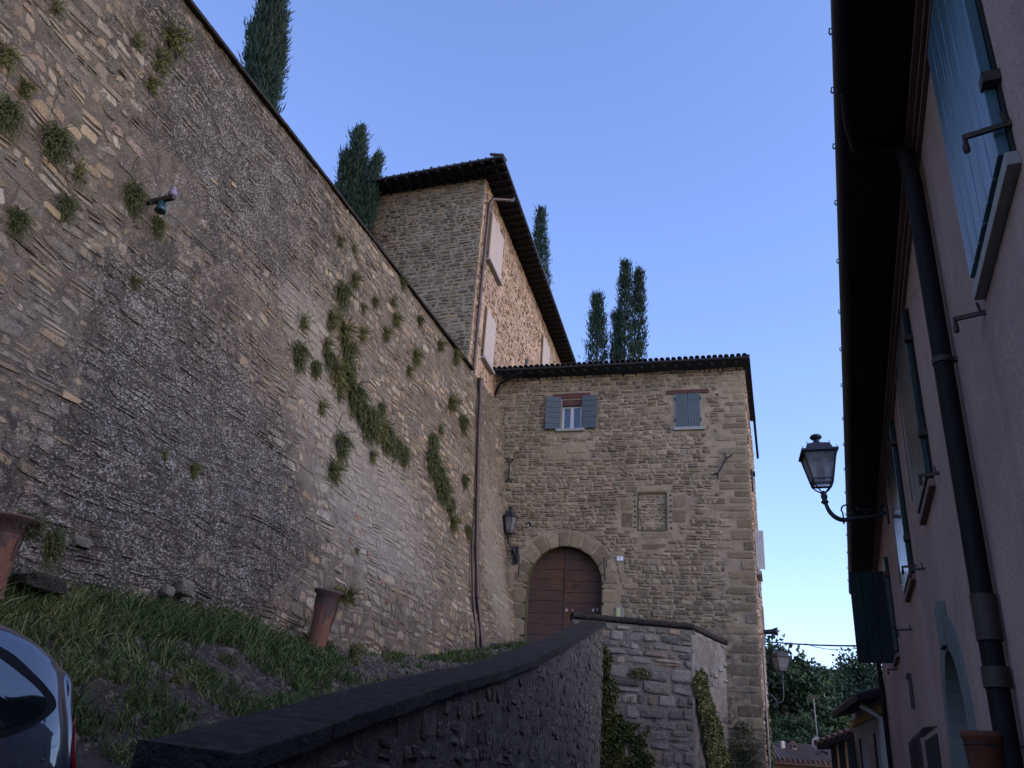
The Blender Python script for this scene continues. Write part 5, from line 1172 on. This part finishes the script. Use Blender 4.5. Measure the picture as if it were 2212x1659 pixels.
# broadleaf trees beyond the gap
def tree_meshes(seed, mat, Hh=9., R=3.6, n=5200, ll=.34):
    rs = np.random.RandomState(seed); cl = []; 
    for i in range(26):
        a = rs.rand() * 6.28; q = rs.rand() ** .6; el = rs.uniform(-.6, 1.)
        cl.append((np.array([math.cos(a) * R * .72 * q, math.sin(a) * R * .72 * q, Hh * .62 + el * Hh * .30 * (1.1 - q * .5)]), rs.uniform(.7, 1.35)))
    P = []; D = []; T = []
    for c, r in cl:
        m = int(n / 26); d = rs.normal(size=(m, 3)); d /= np.linalg.norm(d, axis=1, keepdims=True); q = rs.rand(m, 1) ** .45
        P.append(c + d * r * q * np.array([1.15, 1.15, .85])); D.append(d + rs.normal(size=(m, 3)) * .8); T.append(np.full(m, rs.rand() * .7) + .25 * d[:, 2])
    P = np.concatenate(P); D = np.concatenate(D); T = np.concatenate(T)
    V, Q, t = leaves(P, D, ll * rs.uniform(.6, 1.3, len(P)), ll * .33 * rs.uniform(.6, 1.2, len(P)), rs, np.clip(T, 0, 1))
    o = npmesh('crown', V, Q, None, mat, attrs={'tint': t}, local=True); cm = o.data; bpy.data.objects.remove(o)
    b = MB(); b.tube([(0, 0, -1), (.1, 0, Hh * .25), (0, .1, Hh * .6), (.1, 0, Hh * .85)], [.28, .22, .14, .04], 7)
    for c, r in cl[:9]: b.tube([(0, 0, Hh * .3 + rs.rand() * 1.5), c * .6 + np.array([0, 0, Hh * .15]), c], [.10, .06, .02], 5)
    o = b.build('trunk', M['bark'], None, local=True); tm = o.data; bpy.data.objects.remove(o)
    return cm, tm
TR_ = [tree_meshes(1, M['tree']), tree_meshes(2, M['tree']), tree_meshes(3, M['tree2'], 9, 3.2, 3000, .40)]
hillz = lambda x, Y: -1.6 + 15.0 * float(sstep(Y, 55, 120)) + 2. * math.sin(x * .05)
Xg, Yg2 = np.meshgrid(np.arange(-60, 140, 6.), np.arange(45, 200, 5.), indexing='ij')
Vh = np.stack([Xg.ravel(), Yg2.ravel(), np.array([hillz(a, c) - .3 for a, c in zip(Xg.ravel(), Yg2.ravel())])], 1)
hill = npmesh('hillside', Vh, grid_faces(*Xg.shape), None, M['soil'], smooth=True); tag(hill, kind='structure')
rr = random.Random(4); 
spots = [(1662, 1378, 52, 1, 1.0), (1706, 1420, 60, 2, .8), (1650, 1450, 58, 0, 1.1), (1790, 1418, 70, 0, 1.0), (1755, 1432, 76, 1, 1.), (1840, 1412, 74, 1, 1.0), (1895, 1425, 70, 0, 1.), (1730, 1470, 62, 0, .9), (1690, 1478, 56, 1, .9), (1800, 1470, 64, 1, 1.0), (1850, 1470, 64, 0, .9),
         (1670, 1520, 50, 0, .8), (1720, 1530, 54, 2, .8), (1770, 1520, 58, 0, .9), (1820, 1510, 58, 1, .9), (1748, 1555, 48, 1, .6), (1800, 1548, 54, 0, .8), (1690, 1560, 46, 0, .6), (1720, 1580, 50, 1, .6), (1930, 1440, 66, 1, 1.), (1620, 1450, 62, 1, 1.), (1640, 1420, 70, 0, 1.)]
for x, ytop, Y, k, s_ in spots:
    top = atY(x, ytop, Y); H = 9. * s_ * .97
    r_ = thing('broadleaf_tree', (top[0], top[1], top[2] - H), {2: 'paler loose-leaved tree in the wood beyond the gap'}.get(k, 'dark green broadleaf tree in the wood beyond the gap'), 'tree', {2: 'paler trees in the wood beyond the gap'}.get(k, 'dark trees in the wood beyond the gap'))
    for me, nm in zip(TR_[k], ('crown', 'trunk')):
        o = bpy.data.objects.new(nm, me); COL.objects.link(o); o.parent = r_
    r_.rotation_euler = (0, 0, rr.uniform(0, 6.28)); r_.scale = (s_ * rr.uniform(.9, 1.15), s_ * rr.uniform(.9, 1.15), s_)

# grass, weeds and stones on the bank
rs = np.random.RandomState(11); P = []; D = []; T = []; Ls = []
def in_view(p): 
    c_ = RM.T @ p; 
    if c_[2] > -.5: return False
    X = CX + FPX * c_[0] / -c_[2]; return -120 < X < 1300
cnt = 0
for i in range(9000):
    Y = rs.uniform(5.2, 27.5); t = 1 - rs.rand() ** 1.1 * .62; p = bank_pt(Y, t)
    dens = float(fbm(p[0] * .9, Y * .7, 51, 4)) + .22 * (1 if (t > .78 and Y < 15) else 0) + (.12 if Y < 11 else 0) - .05 * (Y > 17) + .10 * (Y > 20)
    if dens < (.50 if (t > .80 and Y < 14) else .545) or not in_view(p): continue
    big = (.8 + .5 * rs.rand()) * (1.15 if t > .75 and Y < 14 else .62); dry = 1. if (Y < 10.5 and fbm(p[0], Y, 52) > .5) else 0.
    m = 9
    for j in range(m):
        P.append(p + np.array([rs.normal() * .045, rs.normal() * .045, -.01])); D.append(np.array([rs.normal() * .55, rs.normal() * .55, 1.])); Ls.append(.27 * big * rs.uniform(.35, 1.5)); T.append(np.clip(rs.rand() * .45 + .08 + .5 * dry * rs.rand() + .5 * (rs.rand() > .88), 0, 1))
P = np.array(P); D = np.array(D); D /= np.linalg.norm(D, axis=1, keepdims=True); Ls = np.array(Ls)[:, None]; n_ = len(P)
S = np.cross(D, rs.normal(size=(n_, 3))); S /= np.linalg.norm(S, axis=1, keepdims=True); bend = D.copy(); bend[:, 2] *= .25
w0 = .007; tipv = P + D * Ls * .7 + bend * Ls * .45 + np.array([0, 0, .0])
V = np.stack([P - S * w0, P + S * w0, P + D * Ls * .6 + S * w0 * .8, P + D * Ls * .6 - S * w0 * .8, tipv], 1).reshape(-1, 3)
a = np.arange(n_) * 5
gr_ = npmesh('grass', V, np.stack([a, a + 1, a + 2, a + 3], 1), np.stack([a + 3, a + 2, a + 4], 1), M['grass'], attrs={'tint': np.repeat(np.stack([np.array(T), rs.rand(n_), rs.rand(n_), np.ones(n_)], 1), 5, 0)})
tag(gr_, kind='stuff', label='long and short grass growing on the bank below the wall', cat='grass')
# loose pebbles
ico = []
b = MB(); pv = []; 
base_ = np.array([(0, 0, 1), (.89, 0, .45), (.28, .85, .45), (-.72, .53, .45), (-.72, -.53, .45), (.28, -.85, .45), (.72, .53, -.45), (-.28, .85, -.45), (-.89, 0, -.45), (-.28, -.85, -.45), (.72, -.53, -.45), (0, 0, -1)])
bf = np.array([(0, 1, 2), (0, 2, 3), (0, 3, 4), (0, 4, 5), (0, 5, 1), (1, 6, 2), (2, 7, 3), (3, 8, 4), (4, 9, 5), (5, 10, 1), (2, 6, 7), (3, 7, 8), (4, 8, 9), (5, 9, 10), (1, 10, 6), (11, 7, 6), (11, 8, 7), (11, 9, 8), (11, 10, 9), (11, 6, 10)])
Vp = []; Tp = []; tp = []; c_ = 0
for i in range(8000):
    Y = rs.uniform(5.5, 27.5); t = 1 - rs.rand() * .55; p = bank_pt(Y, t)
    if not in_view(p): continue
    r = rs.uniform(.012, .038) * (1 + 1.6 * (rs.rand() > .95)); Vp.append(base_ * (r * rs.uniform(.6, 1.3, 3)) * (1 + .2 * rs.normal(size=(12, 1))) + p); Tp.append(bf + c_); c_ += 12
pb = npmesh('pebbles', np.concatenate(Vp), None, np.concatenate(Tp), M['pebble']); tag(pb, kind='stuff', label='loose pebbles and rubble scattered over the bank soil', cat='pebbles')
def boulder(x, y, wpx, hpx, label, seed, mat='boulder', push=.0):
    s_, z_ = wallhit(x, y); p = wpt(s_, z_, push); W = wpx / 1810 * np.linalg.norm(p) / 2; H = hpx / 1810 * np.linalg.norm(p) / 2
    rs_ = np.random.RandomState(seed); import bmesh
    bm = bmesh.new(); bmesh.ops.create_icosphere(bm, subdivisions=3, radius=1)
    for v in bm.verts:
        c = np.array(v.co); k = 1 + .35 * (float(fbm(c[0] * 1.5 + seed, c[1] * 1.5 + c[2] * 2, seed)) - .5); c = np.sign(c) * np.abs(c) ** .5 * k * .9
        w_ = tw * c[0] * W + nw * c[1] * W * .6 + UP * c[2] * H; v.co = tuple(w_)
    me = bpy.data.meshes.new('boulder'); bm.to_mesh(me); bm.free(); o = bpy.data.objects.new('boulder', me); COL.objects.link(o); me.materials.append(M[mat]); o.location = tuple(p); tag(o, label, 'boulder', 'loose stones at the wall foot')
boulder(345, 1278, 34, 24, 'rounded tan stone at the wall foot, smaller of the two side by side', 1, push=.12)
boulder(382, 1270, 44, 34, 'blocky pale stone at the wall foot beside the rounded one', 2, push=.12)
boulder(118, 1165, 66, 22, 'long pale block set at the wall foot behind the left terracotta pot', 3, push=-.02)
boulder(20, 1262, 110, 34, 'dark flat slab under the left terracotta pot', 4, push=.45, mat='soil')
boulder(178, 1172, 50, 22, 'tan oblong stone low in the wall right of the left pot plant', 6, push=-.03)
boulder(727, 1405, 24, 14, 'grey stone at the foot of the tall terracotta pot', 5, push=.5)

# trumpet-shaped terracotta pots
def trumpet(pos, h, rtop, rbot, label, lean, seed, plantm):
    root = thing('terracotta_pot', pos, label, 'flower pot'); ax = UP + lean; ax /= np.linalg.norm(ax); ex = np.cross([0, 1, 0], ax); ex /= np.linalg.norm(ex)
    fr = Fr(pos, ex, np.cross(ax, ex), ax)
    b = MB(); b.lathe([(rbot * 1.05, -.15), (rbot, .1 * h), (rbot * 1.15, .5 * h), (rbot * 1.33, .74 * h)], fr, 28); b.build('pot', M['terra'], root)
    b = MB(); b.lathe([(rbot * 1.34, .735 * h), (rtop * .82, .91 * h), (rtop, .955 * h), (rtop * 1.02, .985 * h), (rtop * .95, h), (rtop * .85, .97 * h), (rbot * 1.2, .75 * h)], fr, 28)
    b.build('flared_rim', M['terradk'], root)
    b = MB(); b.lathe([(rtop * .86, .955 * h), (0, .96 * h)], fr, 20); b.build('soil', M['soil'], root)
    for k in range(7):
        b = MB()
        a = -1.9 + k * .42 + .1 * (k % 2); r1, r2 = rbot * 1.32, rbot * 1.05
        for a_, e_ in ((a, .12 + .08 * (k % 3)),):
            q = [fr((r + .004) * math.cos(t_), (r + .004) * math.sin(t_), z_) for r, z_, t_ in ((r1 + .004, .74 * h, a_), (r1 + .004, .74 * h, a_ + e_ * 1.5), (r2 + .01, (.35 + .07 * (k % 4)) * h, a_ + e_), (r2 + .01, (.35 + .07 * (k % 4)) * h, a_))]
            b.add(q, [(0, 1, 2, 3)])
        b.build('dark_stain', M['terradk'], root)
    return root, fr
pp = wpt(*wallhit(683, 1398), .55)
pp = hit(681, 1404, pp, nw)
pr, fr = trumpet(pp, 1.02, .27, .155, 'slim flared terracotta pot standing on the bank, middle of the wall foot', np.array([.10, 0, 0]), 1, 0)
top = fr(.05, .0, 1.0)
plant('potted_shrub', TM[1], top + np.array([.22, .1, -.02]), (.34, .3, .30), RZW - .6, 'trailing olive plant spilling over the right of the slim terracotta pot', 'potted plant')
plant('potted_shrub', TM[3], top + np.array([.0, .05, .02]), (.22, .2, .16), RZW, 'dry sprigs standing in the slim terracotta pot', 'potted plant')
plant('bank_shrub', TM[0], pp + np.array([-.30, .25, .12]), (.26, .3, .42), RZW, 'dark weed clump left of the slim pot foot', 'shrub')
rr = random.Random(8)
for i in range(16):
    Yk = rr.uniform(7, 22); q = bank_pt(Yk, rr.uniform(.55, .97)); k_ = rr.uniform(.12, .26)
    plant('bank_weed', TM[rr.choice((1, 3, 1, 0))], q, (k_ * 1.3, k_, k_), rr.uniform(0, 6.28), 'small straggly weed on the earth bank below the wall', 'weed', 'weeds scattered over the bank')
plant('bank_shrub', TM[1], pp + np.array([.55, .35, .02]), (.40, .3, .38), RZW, 'green weed clump right of the slim pot foot', 'shrub')
pp = hit(-22, 1262, wpt(*wallhit(0, 1262), .45), nw)
pr, fr = trumpet(pp, .70, .33, .15, 'wide flared terracotta pot cut by the left picture edge', np.array([-.05, 0, 0]), 2, 0)
plant('potted_shrub', TM[0], fr(.1, .1, .70), (.38, .35, .22), RZW, 'dark leafy plant filling the left terracotta pot', 'potted plant')
plant('potted_shrub', TM[2], fr(.46, .1, .52), (.24, .24, .36), RZW, 'dark plant hanging behind the rim of the left terracotta pot', 'potted plant')

# ================================================================== CAR
hd = math.degrees(math.atan(.2227)) + 180
nose = np.array([math.sin(rad(hd)), math.cos(rad(hd)), 0]); left = np.array([-nose[1], nose[0], 0]); pit = math.atan(.175)
nz = nose * math.cos(pit) - UP * math.sin(pit); uz = np.cross(nz, left)
car = thing('parked_car', (0, 0, 0), 'dark navy hatchback parked nose down the ramp at the lower left', 'car')
# local: x forward from the tail, y left, z up
CF0 = Fr((0, 0, 0), nz, left, uz)
anchor = atY(140, 1560, 4.05); loc_anchor = CF0(.02, .58, .88)
CF = Fr(anchor - loc_anchor, nz, left, uz); car.location = tuple(CF.o); ORG[car.name] = CF.o.copy()
xs = [0, .03, .10, .22, .42, .75, 1.15, 1.7, 2.2, 2.55, 2.85, 3.15, 3.5, 3.75, 3.86]
belt = [.88, .92, .955, .965, .955, .94, .925, .91, .90, .895, .88, .84, .78, .68, .55]
topz = [.90, 1.02, 1.12, 1.24, 1.345, 1.41, 1.435, 1.43, 1.36, 1.20, .98, .90, .83, .74, .60]
hwid = [.56, .66, .73, .775, .80, .815, .82, .82, .82, .82, .815, .80, .76, .68, .58]
def csec(x):
    f = lambda A: float(np.mean([np.interp(abs(x + q), xs, A) for q in (-.12, -.06, 0, .06, .12)])) if x > .12 else float(np.interp(x, xs, A)); W, Bz, Tz = f(hwid), f(belt), f(topz); cab = max(0., Tz - Bz)
    r_ = W - min(.20, cab * .48)
    return [(W * .93, .20), (W * .985, .34), (W * 1.0, .55), (W * .985, .72), (W * .955, Bz - .06), (W * .92, Bz), (W * .92 + (r_ - W * .92) * .5, Bz + cab * .46), (r_, Bz + cab * .80), (r_ * .86, Bz + cab * .94), (r_ * .5, Tz), (0, Tz + .01 * (cab > .1))]
xg = np.unique(np.concatenate([np.linspace(0, .5, 14), np.linspace(.5, 3.86, 30)])); V = []; Q = []
for x in xg:
    s_ = csec(x); V += [CF(x, y, z) for y, z in s_] + [CF(x, -y, z) for y, z in reversed(s_[:-1])]
m_ = 21
for i in range(len(xg) - 1):
    for k in range(m_ - 1): Q.append((i * m_ + k, i * m_ + k + 1, i * m_ + m_ + k + 1, i * m_ + m_ + k))
b = MB(); b.add(V, Q, True); b.add(V[:m_], [tuple(range(m_))]); b.add(V[-m_:], [tuple(range(m_ - 1, -1, -1))])
body = b.build('body', M['car'], car); md = body.modifiers.new('sub', 'SUBSURF'); md.levels = 1; md.render_levels = 2
def side_patch(name, poly, mat, off_, parent, sgn=1, nsub=10):
    """poly in (x, t): t 0 belt - 1 roof rail; negative t below the belt"""
    def surf(x, t):
        s_ = csec(x); P5, P7, P3, P6 = np.array(s_[5]), np.array(s_[7]), np.array(s_[3]), np.array(s_[6])
        if t >= 0: p = P5 + (P7 - P5) * t
        else: p = P5 + (np.array(s_[3]) - P5) * (-t)
        return CF(x, sgn * (p[0] + off_ + .004 * math.sin(math.pi * min(1, max(0, t)))), p[1])
    V = [surf(x, t) for x, t in poly]; c = np.mean([np.array(q) for q in poly], 0)
    rings = [V]; 
    for f in (.75, .5, .25): rings.append([surf(c[0] + (x - c[0]) * f, c[1] + (t - c[1]) * f) for x, t in poly])
    n_ = len(poly); VV = [v for r in rings for v in r] + [surf(*c)]
    F_ = [(i * n_ + k, i * n_ + (k + 1) % n_, i * n_ + n_ + (k + 1) % n_, i * n_ + n_ + k) for i in range(3) for k in range(n_)] + [(3 * n_ + k, 3 * n_ + (k + 1) % n_, 4 * n_) for k in range(n_)]
    b = MB(); b.add(VV, F_, True); return b.build(name, mat, parent)
def wpoly(g): # rear quarter window outline grown by g
    pts = [(.345 - g, .16), (.365 - g, .05 - g * .5), (.44, -.02 - g * 1.8), (.65, -.04 - g * 2.2), (1.05 + g, -.02 - g * 2.2), (1.05 + g, .90 + g * 1.6), (.90, .90 + g * 1.6), (.74 - g * .4, .84 + g * 1.2), (.58 - g, .70 + g), (.46 - g, .50 + g * .5), (.38 - g, .32)]
    return pts
def dense(p, k=5):
    out = []; n_ = len(p)
    for i in range(n_):
        p0, p1, p2, p3 = [np.array(p[(i + j) % n_]) for j in (-1, 0, 1, 2)]
        for q in range(k):
            t = q / k; c = .5 * ((2 * p1) + (-p0 + p2) * t + (2 * p0 - 5 * p1 + 4 * p2 - p3) * t * t + (-p0 + 3 * p1 - 3 * p2 + p3) * t ** 3); out.append(tuple(c))
    return out
for sg in (1, -1):
    tr_ = side_patch('window_trim', dense(wpoly(.075)), M['rubber'], .012, car, sg)
    side_patch('side_window', dense(wpoly(0)), M['carglass'], .020, tr_, sg)
    side_patch('side_window', [(1.16, -.02), (2.05, -.02), (2.35, .05), (2.18, .6), (2.0, .95), (1.16, .97)], M['carglass'], .014, car, sg)
    side_patch('tail_light', [(.012, -.15), (.10, -.10), (.13, -.6), (.11, -1.25), (.012, -1.2)], M['tail'], .012, car, sg)
b = MB(); b.tube([CF(1.2, .835, .78), CF(1.25, .86, .785), CF(1.37, .86, .785), CF(1.42, .835, .78)], .012, 6); b.build('door_handle', M['chrome'], car)
b = MB(); b.lathe([(0, 0), (.008, 0), (.008, .01)], Fr(CF(.42, .815, .80), nz, uz, left), 8); b.build('lock', M['chrome'], car)
for x in (.62, 3.1):
    for sg in (1, -1):
        FRW = Fr(CF(x, sg * .72, .30), nz, uz, left * sg); b = MB(); b.lathe([(.16, -.1), (.26, -.09), (.295, -.06), (.295, .06), (.26, .095), (.19, .10)], FRW, 28); wh = b.build('wheel', M['tyre'], car)
        b = MB(); b.lathe([(.19, .06), (.17, .09), (.05, .075), (0, .08)], FRW, 20); b.build('rim', M['chrome'], wh)
b = MB(); b.hexa([CF(-.06, -.62, .30), CF(.1, -.78, .30), CF(.1, .78, .30), CF(-.06, .62, .30), CF(-.05, -.62, .52), CF(.1, -.79, .54), CF(.1, .79, .54), CF(-.05, .62, .52)]); b.build('bumper', M['rubber'], car, bev=.03)
b = MB(); V = [CF(.015 + .26 * t, y * (.52 - .06 * t), .96 + .30 * t) for t in (0, 1) for y in (-1, 1)]; b.add([v - nz * .012 for v in V], [(0, 1, 3, 2)]); b.build('rear_window', M['carglass'], car)

# ================================================================== HOUSES BEYOND
def quadwall(b, P, z0, z1): b.add([np.array([p[0], p[1], z0]) for p in P] + [np.array([p[0], p[1], z1]) for p in P], [(i, (i + 1) % len(P), (i + 1) % len(P) + len(P), i + len(P)) for i in range(len(P))])
A = HF(HS1 + .05, .0, 0); A = HF(20.75, -.02, 0); tg2, ng2 = vec(15.5)
G1 = Fr((A[0], A[1], 0), tg2, -ng2)
gh = thing('grey_house', G1(3, -2, -1.6), 'pale grey house with dark shutters just beyond the pink house', 'building'); GZ = 1.72
b = MB(); quadwall(b, [G1(0, 0, 0), G1(6.2, 0, 0), G1(6.2, -7, 0), G1(0, -7, 0)], -1.6, GZ + .3); b.build('wall', M['greyhouse'], gh)
b = MB(); b.hexa([G1(-.2, .62, GZ + .05), G1(5.6, .62, GZ + .05), G1(5.6, -7, GZ + 2.2), G1(-.2, -7, GZ + 2.2), G1(-.2, .62, GZ + .16), G1(5.6, .62, GZ + .16), G1(5.6, -7, GZ + 2.36), G1(-.2, -7, GZ + 2.36)]); rf = b.build('roof', M['soffit'], gh)
b = MB()
for i in range(29): b.tube([G1(-.15 + i * .2, .60, GZ + .17), G1(-.15 + i * .2, -1.5, GZ + .78)], .06, 6)
b.build('roof_tiles', M['tiledark'], rf)
b = MB(); b.box((0, .0, GZ - .12), (6.2, .10, GZ + .04), G1); b.build('cornice', M['yellow'], gh)
for u in (2.2, 4.9):
    b = MB(); b.box((u, .0, .05), (u + .9, .02, 1.28), G1); wd = b.build('window', M['void'], gh)
    for i in (0, 1): shutter('shutter', wd, Fr(G1(u + i * .45, .02, .06), tg2, -ng2), .44, 1.2, 3, M['shutgreen'])
b = MB(); b.box((6.15, .0, .0), (6.2, .22, 1.3), G1); b.build('open_shutter', M['shutgreen'], gh)
b = MB(); b.tube([G1(.3, .5, GZ), G1(.32, .1, GZ - .25), G1(.32, .06, -1.6)], .06, 8); b.tube([G1(.9, .06, GZ - .2), G1(.9, .06, .4)], .04, 8); b.build('downpipe', M['white'], gh)
# yellow house
yA, yB = atY(1858, 1640, 27.6), atY(1800, 1640, 28.6); ey = (yB - yA); ey[2] = 0; L_ = np.linalg.norm(ey); ey /= L_; G2 = Fr((yA[0], yA[1], 0), -ey, np.array([-ey[1], ey[0], 0]) * (1 if (np.array([-ey[1], ey[0]]) @ np.array([yA[0], yA[1]])) < 0 else -1))
yh = thing('yellow_house', G2(-L_ / 2, -2, -1.6), 'small ochre yellow house with tiled roof beyond the grey one', 'building')
ze = atY(1800, 1585, 28)[2]
b = MB(); quadwall(b, [G2(.5, 0, 0), G2(-L_, 0, 0), G2(-L_, -5, 0), G2(.5, -5, 0)], -1.6, ze); b.build('wall', M['yellow'], yh)
b = MB(); b.box((-L_ - .02, .0, -1.6), (-L_ + .16, .05, ze), G2); b.box((-L_ + .28, .0, -1.6), (-L_ + .52, .02, ze), G2); b.build('corner_strip', M['soffit'], yh)
b = MB(); b.hexa([G2(.6, .3, ze + .05), G2(-L_ - .35, .3, ze - .45), G2(-L_ - .35, -5, ze - .1), G2(.6, -5, ze + 1.2), G2(.6, .3, ze + .22), G2(-L_ - .35, .3, ze - .25), G2(-L_ - .35, -5, ze + .1), G2(.6, -5, ze + 1.4)]); rf = b.build('roof', M['soffit'], yh)
b = MB()
for i in range(9): 
    f = i / 8; b.tube([G2(.6 - (L_ + .95) * f, .35, ze + .24 - .5 * f), G2(.6 - (L_ + .95) * f, -3., ze + .9 - .7 * f)], .09, 6)
b.build('roof_tiles', M['tile'], rf)
# unseen houses added behind the viewer: they shade the lane and show in the car's windows
for nm, lab, fr_, L_, D_, H_, mt in (('unseen_house', 'unseen tall ochre house added behind the viewer to shade the street', Fr((-9, -13, 0), (1, -.1, 0), (-.1, -1, 0)), 17, 8, 8.5, 'yellow'),
                       ('unseen_house', 'unseen pink house added further back along the street to shade it', Fr(HF(-9.2, 0, 0), -t4, n4), 14, 7, 7.0, 'cornice')):
    sh = thing(nm, fr_(0, 0, -1.6), lab, 'building')
    b = MB(); b.box((0, 0, -1.6), (L_, D_, H_), fr_); b.build('wall', M[mt], sh)
    b = MB(); b.hexa([fr_(-.5, -.5, H_), fr_(L_ + .5, -.5, H_), fr_(L_ + .5, D_ + .5, H_), fr_(-.5, D_ + .5, H_), fr_(-.5, D_ * .45, H_ + 1.6), fr_(L_ + .5, D_ * .45, H_ + 1.6), fr_(L_ + .5, D_ * .55, H_ + 1.6), fr_(-.5, D_ * .55, H_ + 1.6)]); b.build('roof', M['tile'], sh)
    for k in range(int(L_ / 3)):
        for z_ in (0.2, 3.6):
            b = MB(); b.box((1 + k * 3, -.04, z_), (2 + k * 3, .0, z_ + 1.4), fr_); b.build('shutter', M['shutgreen'], sh)
# far low roof with two chimneys
fc, fd = atY(1680, 1655, 36), atY(1800, 1655, 36)
fh = thing('low_house', (fc + fd) / 2 - UP * 2, 'low house with weathered brown tile roof and chimneys at the bottom of the gap', 'building')
zE = atY(1740, 1648, 36)[2]; zR = atY(1740, 1612, 40)[2]; xL, xR = fc[0] - .3, fd[0] + 3
b = MB(); b.box((xL + .3, 36.4, -1.6), (xR, 42, zE), WF); b.build('wall', M['cornice'], fh)
b = MB(); b.hexa([(xL - .2, 36, zE - .1), (xR, 36, zE - .1), (xR, 40, zR - .1), (xL + 1.2, 40, zR - .1), (xL - .2, 36, zE + .03), (xR, 36, zE + .03), (xR, 40, zR), (xL + 1.2, 40, zR)]); rf = b.build('roof', M['tile'], fh)
b = MB(); i = 0; x = xL
while x < xR:
    b.tube([(x, 35.95, zE + .05), (max(x, xL + 1.2), 40, zR + .03)], .075, 6); x += .2
b.build('roof_tiles', M['tile'], rf)
for (x, y0, y1, wpx, lab) in ((1692, 1625, 1601, 7, 'plain round-topped chimney'), (1716, 1640, 1605, 9, 'chimney with a small gabled cap')):
    p = atY(x, y0, 38.5); q = atY(x, y1, 38.5); w_ = wpx / 1810 * 38.5 / 2; b = MB(); b.box((p[0] - w_, 38.5 - w_, p[2] - .8), (p[0] + w_, 38.5 + w_, q[2] - (.22 if wpx > 8 else 0)), WF); ch = b.build('chimney', M['chim'], fh, bev=.02, label=lab)
    if wpx > 8:
        b = MB(); zt = q[2]
        for sx in (-1, 1): b.box((p[0] + sx * w_ * .9 - .03, 38.5 - w_, zt - .23), (p[0] + sx * w_ * .9 + .03, 38.5 + w_, zt - .09), WF)
        b.prism([(p[0] - w_ * 2.2, zt - .10), (p[0] + w_ * 2.2, zt - .10), (p[0], zt + .10)], 38.5 - w_ * 1.3, 38.5 + w_ * 1.3, WF); b.build('chimney_cap', M['tile'], ch)
# antenna and dish
an = thing('antenna_mast', atY(1768, 1605, 29.5), 'thin television antenna mast rising above the yellow house roof', 'antenna')
b = MB(); b.tube([atY(1769, 1625, 29.5), atY(1766, 1600, 29.5), atY(1757, 1506, 29.5)], .022, 6); b.build('mast', M['sill'], an)
b = MB(); p, q = atY(1757, 1508, 29.5), atY(1747, 1502, 29.5); b.bar(p + (p - q) * .1, q, .02)
for i in range(6): c_ = p + (q - p) * i / 5; b.bar(c_ - UP * .05 + np.array([0, .12, 0]), c_ + UP * .05 - np.array([0, .12, 0]), .015)
b.build('aerial', M['sill'], an)
ds = atY(1766, 1612, 29.3)
dish = thing('satellite_dish', ds, 'small round pale satellite dish at the yellow house eave', 'satellite dish')
b = MB(); b.lathe([(0, 0), (.14, .02), (.25, .07), (.28, .10), (.27, .105), (.14, .035), (0, .02)], Fr(ds, (0, 0, 1), (.8, .3, 0), (-.35, -.93, .1)), 20); b.build('dish', M['sill'], dish)
b = MB(); b.bar(ds + np.array([0, .02, -.1]), ds + np.array([.35, .1, -.2]), .03); b.bar(ds + np.array([0, 0, -.25]), ds + np.array([-.12, -.32, -.02]), .015); b.build('arm', M['iron'], dish)
for o in bpy.data.objects:
    if o.type == 'MESH' and o.parent is None and not o.get('label') and not o.get('kind'): print('UNLABELLED', o.name)
print('faces', sum(len(o.data.polygons) for o in bpy.data.objects if o.type == 'MESH'))
